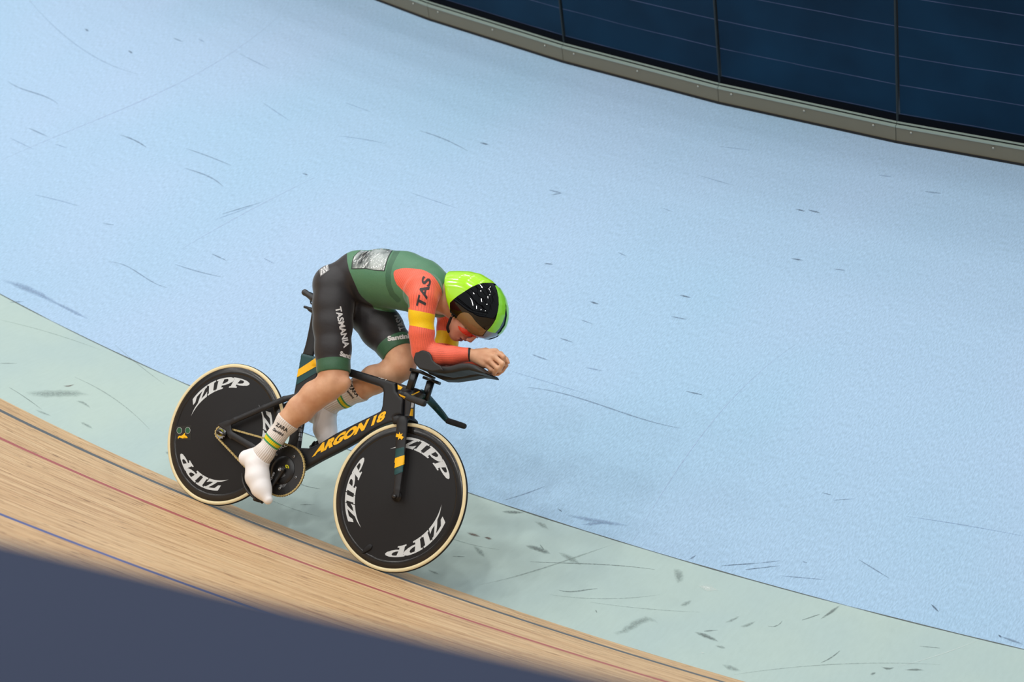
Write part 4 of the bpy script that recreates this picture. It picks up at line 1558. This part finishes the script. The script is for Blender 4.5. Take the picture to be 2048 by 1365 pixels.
B = build_body()
V, Q = B.mesh(0, 2)
me = mesh_np('body', V, Q)
d = V - HO
fb, fl_, fa = d @ bf, d[:, 1], d @ af
lipd = np.minimum(np.sqrt(((fb - .098) / 1.3) ** 2 + (fl_ / 1.9) ** 2 + (fa + .050) ** 2) - .0085, np.sqrt(((fb - .096) / 1.3) ** 2 + (fl_ / 1.9) ** 2 + (fa + .068) ** 2) - .0085)
attr(me, 'lip', -lipd)
attr(me, 'face', np.clip(1.2 - np.sqrt((fb - .06) ** 2 + fl_ ** 2 + (fa + .03) ** 2) / .10, 0, .8))
body = link('body', me, M_skin, rider)
bvB = bvh_of(V, Q)

# eyes (behind the shades)
M_eye = mat('eye', (230, 226, 220), rough=0.2)
for s in (-1, 1):
    c = H(.086, .033 * s, .016)
    lathe('eye', [(0.0001, -.011, 0), (.006, -.0095, 0), (.0105, -.004, 0), (.0112, 0, 0), (.0105, .004, 0), (.006, .0095, 0), (.0001, .011, 0)], [M_eye], body, c=tuple(c), seg=20)

# ---- skinsuit
G = 0.0042
S = Field(LO, HI, 0.0036, k=0.022)
S.chain(TORSO, ys=1.16, k=.03)
for c in (GLN, GLF, CLAV): S.chain(c)


def limb(chains, cuts, grow=0.0, k=None, ys=None):
    """separate field of a limb, cut by planes, merged afterwards"""
    T_ = Field(LO, HI, 0.0036, k=0.022)
    for i, c in enumerate(chains):
        T_.chain([(p, r + grow) for p, r in c], k=k)
    for p, n in cuts:
        ax = [T_.lo[i] + T_.h * np.arange(T_.n[i], dtype=np.float32) for i in range(3)]
        g = np.meshgrid(*ax, indexing='ij', sparse=True)
        T_.F = np.maximum(T_.F, halfspace(p, n)(*g).astype(np.float32))
    return T_


thn_a, thn_d = THN[2][0], THN[5][0] - THN[2][0]; thn_d /= np.linalg.norm(thn_d)
thf_a, thf_d = THF[2][0], THF[5][0] - THF[2][0]; thf_d /= np.linalg.norm(thf_d)
hemN, hemF = P(667, 746, .085), P(796, 708, -.09)
wrN_d = FAN[3][0] - FAN[2][0]; wrN_d /= np.linalg.norm(wrN_d)
wrN = P(941, 710, .053)
wrF_d = FAF[3][0] - FAF[2][0]; wrF_d /= np.linalg.norm(wrF_d)
wrF = P(970, 724, -.053)
for kk, (chs, cuts) in enumerate((([THN, KNN], [(hemN, thn_d)]), ([THF, KNF], [(hemF, thf_d)]), ([ARN, FAN], [(wrN, wrN_d)]), ([ARF, FAF], [(wrF, wrF_d)]))):
    T_ = limb(chs, cuts, 0.0)
    S.F = smin(S.F, T_.F, 0.022 if kk < 2 else 0.045)
S.F -= G
# neck opening
ndir = (NECK[2][0] - NECK[0][0]); ndir /= np.linalg.norm(ndir)
col = P(884, 590, 0)
S.add(col - .12, col + .12, lambda x, y, z: -np.maximum(capf(x, y, z, NECK[0][0], NECK[2][0] + ndir * .1, .070, .072), -halfspace(P(874, 583, 0), ndir)(x, y, z)), k=.004, op='i')
for p, n in ((hemN, thn_d), (hemF, thf_d), (wrN, wrN_d), (wrF, wrF_d)):
    q = p + n * 0.06
    S.add(q - .085, q + .085, lambda x, y, z, p=p, n=n: np.where(halfspace(p, n)(x, y, z) > G * 1.2, 0.01, -1), op='i', pad=0) if False else None
V, Q = S.mesh(0, 2)
suit_me = mesh_np('skinsuit', V, Q)
bvS = bvh_of(V, Q)


def hp(px, py, bv=None):
    hit, nor, i, dist = (bv or bvS).ray_cast(Vector(camL), Vector(rayL(px, py)))
    if hit is None: return P(px, py, 0)[[0, 2]]
    return np.array([hit.x, hit.z])


def dchain(V, ch, ys=1.0):
    return np.min([capf(V[:, 0], V[:, 1], V[:, 2], p[0], q[0], p[1], q[1], ys) for p, q in zip(ch[:-1], ch[1:])], axis=0)


X_, Y_, Z_ = V.T
near = -Y_
dT = dchain(V, TORSO, 1.16)
dThN, dThF = dchain(V, THN), dchain(V, THF)
dArN = np.minimum(dchain(V, ARN[1:]), dchain(V, FAN)); dArF = np.minimum(dchain(V, ARF[1:]), dchain(V, FAF))


def to_photo(Vl):
    """where a point of the suit lies on the pattern sheet seen square to the rider's right side"""
    W = BO + np.outer(Vl[:, 0], BX) - np.outer(Vl[:, 1], BN) + np.outer(Vl[:, 2], BZ) - CAM
    z = W @ CD
    return 1024 + FPX * (W @ CR) / z, 682.5 - FPX * (W @ CU) / z


right = near > -.05
Vm = V.copy(); Vm[:, 1] = -Vm[:, 1]
pxr, pyr = to_photo(V); pxm, pym = to_photo(Vm)
PXs, PYs = np.where(right, pxr, pxm), np.where(right, pyr, pym)


def pz(pts):
    return -polyd(PXs, PYs, pts) / 450.0


gz = pz([(694, 500), (694, 514), (694.5, 523), (698, 540), (703, 552), (711, 570.5), (717.4, 585), (724, 594), (733, 602), (744, 610), (760, 640), (830, 700), (960, 720), (980, 560), (860, 440), (740, 430), (694, 460)])
gz = np.minimum(gz, np.minimum(dThN, dThF) - dT + 0.015)
attr(suit_me, 'green', gz)
sl = pz([(787, 548), (788, 543), (792, 540), (801, 537.5), (811, 536.5), (826, 537.5), (841.5, 539), (852, 542.5), (862, 548), (869, 555), (875, 563), (880, 572), (883.5, 581), (885, 591), (884, 600), (879, 612), (873, 621),
         (880, 650), (880, 690), (812, 690), (812, 640), (819.5, 613), (817, 595), (807, 583), (794, 570), (788.5, 558)])
slN = np.where(near > .03, sl, -1)
slN = np.maximum(slN, np.where(near > 0, np.minimum(np.minimum(np.minimum(dT - dArN - .012, .03), 1.13 - Z_), dThN - dArN), -1))
slF = np.maximum(np.where((near < -.06) & (dThF > .03), sl, -1), np.where(near < 0, np.minimum(np.minimum(np.minimum(dT - dArF - .012, .03), 1.13 - Z_), dThF - dArF), -1))
sleeve = np.maximum(slN, slF)
attr(suit_me, 'sleeve', sleeve)
# yellow bands: between two planes on each upper arm
uN = ARN[4][0] - ARN[1][0]; uN /= np.linalg.norm(uN)
uF = ARF[3][0] - ARF[1][0]; uF /= np.linalg.norm(uF)


def band_attr(c0, c1, u, d_):
    s0 = (V - c0) @ u; s1 = (c1 - V) @ u
    return np.where(d_ < .03, np.minimum(s0, s1), -1)


nb0, nb1 = P(842, 626, .2), P(842, 657, .2)
tiltN = uN + 0.0
yb = np.maximum(band_attr(P(844, 624, .205), P(844, 655.5, .195), uN + .22 * np.array([-1, 0, 0]), dArN) * (near > 0) - (near <= 0),
                band_attr(P(887, 663, -.11), P(887, 689, -.11), uF, dArF) * (near < 0) - (near >= 0))
attr(suit_me, 'yellow', yb)
hem = np.maximum(np.where(near > 0, (V - hemN) @ thn_d + 0.054, -1), np.where(near < 0, (V - hemF) @ thf_d + 0.052, -1))
hem = np.minimum(hem, .035 - np.minimum(dThN, dThF))
attr(suit_me, 'hem', hem)
cuff = np.maximum(np.where(near > 0, (V - wrN) @ wrN_d + .006, -1), np.where(near < 0, (V - wrF) @ wrF_d + .006, -1))
cuff = np.where(np.minimum(dArN, dArF) < .03, cuff, -1)
attr(suit_me, 'cuff', cuff)
bl = np.array([(797, 498), (788, 513), (780, 530), (776, 550), (777, 570), (784, 588), (796, 600)], float)
dd = np.full(len(V), 1e9)
for a, b_ in zip(bl[:-1], bl[1:]):
    e = b_ - a
    t = np.clip(((PXs - a[0]) * e[0] + (PYs - a[1]) * e[1]) / (e @ e), 0, 1)
    dd = np.minimum(dd, np.hypot(PXs - a[0] - e[0] * t, PYs - a[1] - e[1] * t) / 450)
attr(suit_me, 'trimband', 0.012 - dd)
# stripe coordinate: arc length round each section of the sleeve
def round_coord(a, b_, rad):
    ax = b_ - a; ax = ax / np.linalg.norm(ax)
    e1 = np.cross(ax, [0, 1.0, 0]); e1 /= np.linalg.norm(e1); e2 = np.cross(ax, e1)
    rel = V - a
    return np.arctan2(rel @ e1, rel @ e2) * rad


coords = [round_coord(ARN[1][0] + np.array([0, .03, .03]), ARN[4][0], .055), round_coord(FAN[0][0], FAN[3][0], .045), round_coord(ARF[1][0], ARF[3][0], .055), round_coord(FAF[0][0], FAF[3][0], .045)]
dd4 = np.stack([dchain(V, ARN), dchain(V, FAN), dchain(V, ARF), dchain(V, FAF)])
crossN = np.choose(dd4.argmin(0), coords) + 1.0
crossN = np.where((dchain(V, ARN[1:]) > .022) & (near > 0) & (dd4.argmin(0) == 0), (PXs * .85 - PYs * .5) / 450 + 2, crossN)
attr(suit_me, 'rib', crossN)


def suit_material():
    m = mat('skinsuit fabric', (38, 38, 40), rough=0.48, spec=0.35)
    nt, N, L, b = nodes_of(m)

    def gt(name, thr=0.0):
        at = N.new('ShaderNodeAttribute'); at.attribute_name = name
        g = N.new('ShaderNodeMath'); g.operation = 'GREATER_THAN'; g.inputs[1].default_value = thr
        L.new(at.outputs['Fac'], g.inputs[0])
        return g.outputs[0]
    tc = N.new('ShaderNodeTexCoord')
    fine = noise_node(nt, tc.outputs['Object'], 260, 3)
    rf = ramp(nt, [(0.3, (.93, .93, .93, 1)), (0.7, (1.07, 1.07, 1.07, 1))]); L.new(fine, rf.inputs[0])
    c = mixc(nt, gt('green'), lin((42, 40, 42)), mixc(nt, gt('trimband'), lin((82, 130, 98)), lin((62, 104, 78))))
    c = mixc(nt, gt('hem'), c, lin((58, 98, 72)))
    at = N.new('ShaderNodeAttribute'); at.attribute_name = 'rib'
    ml = N.new('ShaderNodeMath'); ml.operation = 'MULTIPLY'; ml.inputs[1].default_value = 1 / 0.0078
    fr = N.new('ShaderNodeMath'); fr.operation = 'FRACT'
    lt = N.new('ShaderNodeMath'); lt.operation = 'LESS_THAN'; lt.inputs[1].default_value = 0.16
    L.new(at.outputs['Fac'], ml.inputs[0]); L.new(ml.outputs[0], fr.inputs[0]); L.new(fr.outputs[0], lt.inputs[0])
    coral = mixc(nt, lt.outputs[0], lin((243, 108, 82)), lin((206, 84, 66)))
    c = mixc(nt, gt('sleeve'), c, coral)
    c = mixc(nt, gt('yellow'), c, lin((246, 200, 10)))
    c = mixc(nt, gt('cuff'), c, lin((24, 24, 26)))
    c = mixc(nt, 1.0, c, rf.outputs[0], 'MULTIPLY')
    L.new(c, b.inputs['Base Color'])
    b.inputs['Sheen Weight'].default_value = 0.25
    b.inputs['Sheen Roughness'].default_value = 0.35
    f2 = noise_node(nt, tc.outputs['Object'], 9, 3, sx=(1, 1, 2.2))
    bp = N.new('ShaderNodeBump'); bp.inputs['Strength'].default_value = 0.10; bp.inputs['Distance'].default_value = 0.02
    L.new(f2, bp.inputs['Height']); L.new(bp.outputs['Normal'], b.inputs['Normal'])
    return m


suit = link('skinsuit', suit_me, suit_material(), rider)

# letters and patches on the suit
M_lt = mat('white suit lettering', (214, 214, 214), rough=0.6)
M_lg = mat('grey suit lettering', (150, 150, 152), rough=0.6)
M_lb = mat('black suit lettering', (44, 34, 34), rough=0.6)
decal('lettering', text_tris('TASMANIA', 0.035), on_surface((670, 616), (687, 697), (682, 613), bvS), M_lt, suit, L=0.12)
decal('lettering', text_tris('Santini', 0.05), on_surface((679, 712), (709, 722), (681, 702), bvS), M_lt, suit, L=0.12)
decal('lettering', text_tris('Santini', 0.05), on_surface((776, 683), (819, 677), (774.5, 673), bvS), M_lt, suit, L=0.12)
decal('lettering', text_tris('TASM', 0.03), on_surface((812, 659), (801, 628), (799, 663), bvS), M_lg, suit, L=0.12)
decal('lettering', text_tris('TAS', 0.03), on_surface((849.5, 620), (863, 560), (832, 611), bvS), M_lb, suit, L=0.10)
lab = decal('label_patch', poly_bm([[(0, 0), (1, 0), (1, 1), (0, 1)]]), on_surface((641, 554), (659, 541), (638.5, 540), bvS), mat('grey label', (120, 120, 120), rough=.6), suit, L=0.2)
for k, (tx, w) in enumerate((('III', .8), ('IIII', .8), ('III', .8))):
    decal('lettering', text_tris(tx, 0.03), on_surface((642 + k * .2, 551.5 - k * 4.2), (655.5 + k * .2, 542 - k * 4.2), (641.5 + k * .2, 548.2 - k * 4.2), bvS, .002), M_lt, lab, L=0.3)

# race number pocket on the lower back: clear film over a crumpled number with dark piping
pk = [(705, 537.5), (706, 524), (709, 514), (715.5, 507), (723, 501.5), (733, 498), (750, 497.5), (768, 498), (786, 499.5), (780, 507), (775, 517), (771, 530), (768, 541.5), (748, 540), (732, 537)]
cpk = np.mean(pk, axis=0)
pout = [tuple(cpk + (np.array(q) - cpk) * 1.06) for q in pk]
strip('pocket_piping', pout, mat('dark green piping', (30, 52, 40), rough=.5), suit, bvS, lift=.0008, L=0.03)


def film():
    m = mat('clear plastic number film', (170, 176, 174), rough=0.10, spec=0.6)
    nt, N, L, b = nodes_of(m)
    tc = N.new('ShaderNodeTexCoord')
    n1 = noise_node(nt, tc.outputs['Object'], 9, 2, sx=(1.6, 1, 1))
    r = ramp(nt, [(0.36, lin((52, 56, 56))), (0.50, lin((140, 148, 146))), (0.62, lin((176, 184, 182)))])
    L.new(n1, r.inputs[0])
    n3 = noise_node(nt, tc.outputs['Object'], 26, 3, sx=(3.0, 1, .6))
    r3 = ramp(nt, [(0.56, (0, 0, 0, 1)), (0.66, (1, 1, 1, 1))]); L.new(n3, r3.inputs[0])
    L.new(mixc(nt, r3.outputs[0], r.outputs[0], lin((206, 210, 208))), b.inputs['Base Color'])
    bp = N.new('ShaderNodeBump'); bp.inputs['Strength'].default_value = 0.6; bp.inputs['Distance'].default_value = 0.010
    n2 = noise_node(nt, tc.outputs['Object'], 16, 3, sx=(2.2, 1, .8))
    L.new(n2, bp.inputs['Height']); L.new(bp.outputs['Normal'], b.inputs['Normal'])
    return m


strip('number_pocket', pk, film(), suit, bvS, lift=.002, L=0.03)

# ---- socks and shoe covers
M_sock = mat('white ribbed sock', (232, 226, 220), rough=0.85)
nt, N, L, b = nodes_of(M_sock)
at = N.new('ShaderNodeAttribute'); at.attribute_name = 'band'
r = ramp(nt, [(0.0, lin((232, 226, 220))), (0.999, lin((232, 226, 220)))])
r.color_ramp.interpolation = 'CONSTANT'
el = r.color_ramp.elements
for p_, c_ in ((0.30, (66, 160, 104)), (0.40, (236, 220, 30)), (0.60, (66, 160, 104)), (0.70, (232, 226, 220))):
    e = el.new(p_); e.color = lin(c_)
mr = N.new('ShaderNodeMapRange'); mr.inputs[1].default_value = 0; mr.inputs[2].default_value = 1
L.new(at.outputs['Fac'], mr.inputs[0]); L.new(mr.outputs[0], r.inputs[0]); 
at2 = N.new('ShaderNodeAttribute'); at2.attribute_name = 'ribs'
sn = N.new('ShaderNodeMath'); sn.operation = 'SINE'; ml = N.new('ShaderNodeMath'); ml.operation = 'MULTIPLY'; ml.inputs[1].default_value = 34
L.new(at2.outputs['Fac'], ml.inputs[0]); L.new(ml.outputs[0], sn.inputs[0])
rr_ = ramp(nt, [(0.0, (.90, .88, .87, 1)), (0.5, (1, 1, 1, 1))]); L.new(sn.outputs[0], rr_.inputs[0])
L.new(mixc(nt, 1.0, r.outputs[0], rr_.outputs[0], 'MULTIPLY'), b.inputs['Base Color'])
bp = N.new('ShaderNodeBump'); bp.inputs['Strength'].default_value = .35; bp.inputs['Distance'].default_value = .003
L.new(sn.outputs[0], bp.inputs['Height']); L.new(bp.outputs['Normal'], b.inputs['Normal'])
M_shoe = mat('white stretch shoe cover', (240, 238, 238), rough=0.42, bump=0.15, bscale=25)


def footwear(sh, ft, hl, top, ankle, cut, bandc, texts):
    ax = sh[-1][0] - sh[3][0]; ax /= np.linalg.norm(ax)
    fd = ft[2][0] - ft[0][0]; fd /= np.linalg.norm(fd)
    cn = (ax + fd) if cut is None else np.cross(P(*cut[1], .118) - P(*cut[0], .118), [0, 1.0, 0])
    if cn @ (ft[-1][0] - ft[0][0]) < 0: cn = -cn
    cn = cn / np.linalg.norm(cn)
    allp = np.array([p for p, r in sh[3:] + ft + hl])
    lo, hi = allp.min(0) - .08, allp.max(0) + .08
    A = Field(lo, hi, 0.0030, k=0.02)
    A.chain([(p, r + .0042) for p, r in sh[2:]]); A.chain([(p, r + .005) for p, r in ft[:2]]); A.chain([(p, r + .0045) for p, r in hl])
    g = np.meshgrid(*[A.lo[i] + A.h * np.arange(A.n[i]) for i in range(3)], indexing='ij', sparse=True)
    A.F = np.maximum(A.F, -halfspace(top, ax)(*g)); A.F = np.maximum(A.F, halfspace(ankle + cn * .03, cn)(*g))
    V, Q = A.mesh(0, 1)
    me = mesh_np('sock', V, Q)
    s = (V - bandc) @ ax
    attr(me, 'band', 0.5 + s / 0.078)
    u = np.cross(ax, [0, 1, 0]); u /= np.linalg.norm(u); w = np.cross(ax, u)
    rel = V - top
    attr(me, 'ribs', np.arctan2(rel @ w, rel @ u))
    so = link('sock', me, M_sock, rider)
    bv = bvh_of(V, Q)
    for tx, a, b_, c, m_ in texts:
        decal('lettering', text_tris(tx, 0.03, 0.25 if tx[0] == 'S' else 0.0), on_surface(a, b_, c, bv), m_, so, L=0.2)
    Bf = Field(lo, hi, 0.0030, k=0.02)
    Bf.chain([(p, r + .006) for p, r in sh[-2:]]); Bf.chain([(p, r + .0055) for p, r in ft]); Bf.chain([(p, r + .005) for p, r in hl])
    g = np.meshgrid(*[Bf.lo[i] + Bf.h * np.arange(Bf.n[i]) for i in range(3)], indexing='ij', sparse=True)
    Bf.F = np.maximum(Bf.F, -halfspace(ankle, cn)(*g))
    V, Q = Bf.mesh(0, 2)
    sh_ = link('shoe_cover', mesh_np('shoe_cover', V, Q), M_shoe, rider)
    return so, sh_


M_ink = mat('black sock print', (30, 28, 28), rough=.8)
footwear(SHN, FTN, HLN, P(577, 842, .105), P(525, 914, .118), ((512, 897), (538, 932)), P(546.5, 884, .112),
         [('ZARA', (551, 852), (574, 865.5), (554, 845), M_ink), ('Santini', (545, 861), (566, 874), (547, 855), M_ink)])
footwear(SHF, FTF, HLF, P(722, 777, -.10), P(656, 817, -.112), None, P(690, 796, -.104),
         [('ZARA', (696, 774), (714, 795), (702, 768), M_ink), ('Santini', (691, 780), (706, 799), (694, 776), M_ink)])
# sole and cleat under the near shoe
sweep('shoe_sole', smooth_path([(P(487, 948, .118), .003, .014), (P(492, 968, .120), .006, .026), (P(503, 987, .122), .008, .032), (P(517, 1001, .120), .005, .022)], 5), M_frame2, rider)

# ---- helmet
M_hel = mat('fluorescent yellow green helmet shell', (168, 232, 30), rough=0.16, coat=0.6, spec=0.5)
M_vis = mat('black mirrored visor', (7, 7, 8), rough=0.03, spec=0.45)
M_amb = mat('brown visor zone', (128, 100, 66), rough=0.08, spec=0.4)  # plain opaque brown for the arch low on the visor
M_nav = mat('dark navy helmet edge', (34, 56, 78), rough=0.2, coat=0.4)
M_gry = mat('grey blue brow rim', (126, 146, 172), rough=0.25, coat=0.3)
hout = [(880, 545), (905, 543.5), (925, 543), (945, 544), (965, 549), (984, 561), (997, 576), (1006, 593), (1010.5, 612), (1010.5, 632), (1006, 649), (997, 663),
        (985, 673), (970, 678), (958, 676.5), (945, 672), (930, 662), (918, 652), (908, 645), (895, 640), (880, 630)]
HQ = np.array([P(a, b_, 0.0)[[0, 2]] for a, b_ in hout])
HF = Field((HQ[:, 0].min() - .02, -.13, HQ[:, 1].min() - .02), (HQ[:, 0].max() + .02, .13, HQ[:, 1].max() + .02), .003)
g = np.meshgrid(*[HF.lo[i] + HF.h * np.arange(HF.n[i]) for i in range(3)], indexing='ij', sparse=True)
e = -polyd(g[0], g[2], HQ)
HF.F = (((g[1] / .104) ** 2 + (1 - np.minimum(e / .105, 1.0)) ** 2 * np.where(e > -1, 1, 1)) - 1) * .05
pl = P(902.5, 600, .05)
HF.F = np.maximum(HF.F, halfspace(pl, -af)(*g) + 0 * g[1])
# hollow for the head and open below
HF.F = -smin(-HF.F, ellf(*g, H(-.012, 0, .03), np.array([.106, .084, .106]), AX), .004)
HF.F = -smin(-HF.F, ellf(*g, H(.036, 0, -.040), np.array([.070, .067, .090]), AX), .004)
HF.F = HF.F.astype(np.float32)
V, Q = HF.mesh(0, 12)
helmet = link('helmet', mesh_np('helmet', V, Q), M_hel, rider)
bvE = bvh_of(V, Q)


def both(name, pts, m, parent, bv, lift, L=.03):
    o = strip(name, pts, m, parent, bv, lift, L)
    me2 = o.data.copy()
    for v in me2.vertices: v.co.y = -v.co.y
    me2.flip_normals()
    o2 = link(name, me2, None, parent, smooth=True)
    o.data.polygons.foreach_set('use_smooth', [True] * len(o.data.polygons))
    return o


vis = [(900.5, 606), (908, 599), (917, 592), (930, 583.6), (942, 576), (955, 570), (967, 567), (982, 567), (990, 569), (994, 576), (998, 590), (1000, 605), (999, 622), (994, 640), (986, 652), (973, 662),
       (966, 672), (955, 671), (947, 668), (930, 660), (917, 652.5), (911, 647), (904, 641), (901, 630)]
both('visor', vis, M_vis, helmet, bvE, .0030)
amb = [(912.4, 643.4), (914, 638), (916, 633), (919, 629.5), (922, 627), (926, 625.5), (930, 625), (937, 626.6), (941, 629.5), (945, 633.4), (952, 643), (961, 652), (972, 660.5), (965, 671), (955, 669.6), (947, 667), (938, 663), (930, 659.6), (917, 651.5)]
both('visor_patch', amb, M_amb, helmet, bvE, .0038, .02)
cre = [(989, 573), (993, 582), (996, 597), (996.5, 610), (995, 622), (991, 638), (986, 647), (980, 655), (974, 661), (982, 664), (990, 665), (998, 656), (1004, 644), (1008, 633), (1010, 617), (1009, 602), (1004.6, 588), (997, 577.5), (992, 573)]
both('shell_stripe', cre, mat('bright green helmet stripe', (140, 224, 60), rough=0.16, coat=0.6), helmet, bvE, .0042)
nav = [(990, 568), (998, 577), (1005, 589), (1009.5, 602), (1011, 617), (1008, 634), (1004, 645), (998, 657), (990, 666.5), (996, 667), (1004, 658), (1010, 645), (1014, 632), (1014.5, 612), (1010, 592), (1001, 575), (992, 565)]
gry = [(974, 661.5), (990, 666.5), (997, 665), (985, 674), (970, 679.5), (958, 678), (955, 672), (966, 671)]
M_hel.node_tree  # shell keeps one colour; edge bands are separate trims


Vh = V.copy(); Vh[:, 1] = np.where(V[:, 1] < .075, V[:, 1], -V[:, 1])
hx, hy = to_photo(Vh)
attr(helmet.data, 'edge', -polyd(hx, hy, nav[:9] + [(1030, 690), (1050, 600), (1020, 550), (992, 562)]))
attr(helmet.data, 'brow', -polyd(hx, hy, [(974, 661.5), (990, 666.5), (1012, 672), (990, 700), (930, 700), (944, 668), (958, 668)]))
nt, N, L, b = nodes_of(M_hel)
cc = lin((168, 232, 30))
for nm, col_ in (('edge', (30, 54, 78)), ('brow', (126, 146, 172))):
    at = N.new('ShaderNodeAttribute'); at.attribute_name = nm
    g_ = N.new('ShaderNodeMath'); g_.operation = 'GREATER_THAN'; g_.inputs[1].default_value = 0
    L.new(at.outputs['Fac'], g_.inputs[0])
    cc = mixc(nt, g_.outputs[0], cc, lin(col_))
L.new(cc, b.inputs['Base Color'])
sweep('chin_strap', smooth_path([(P(903, 634, .076), .0025, .007), (P(898, 646, .070), .0025, .0075), (P(895, 656, .058), .0025, .0065), (P(898, 665, .035), .0025, .006)], 5), M_blk, helmet, up=(.3, 1, 0))
M_red = mat('red mirrored lens', (210, 60, 44), rough=0.12, spec=0.7)
both('sunglasses', [(917.5, 652.5), (922, 654), (930, 657.5), (940, 661.5), (950, 665), (956, 669), (956, 672), (951, 674), (943, 673.5), (934, 670), (926, 665), (920, 659)], M_red, rider, bvB, .006, .02)

# ---- arm cups, hollowed to the forearms they carry
for ch in (FAN, FAF, ARN[3:], ARF[3:]):
    CU_.chain([(p, r + .0055) for p, r in ch], k=.004, op='s')
plate(CU_, [(836, 699.5), (846, 700.5), (856, 703.5), (861, 709), (864.5, 720.6), (872, 727), (881, 732), (886, 741), (865, 744), (838, 738), (828, 726), (826.5, 716), (830, 705)], .006, .004, n0=.168, nref=.006)
V, Q = CU_.mesh(0, 4)
link('arm_rest', mesh_np('arm_rest', V, Q), M_pad, bar)
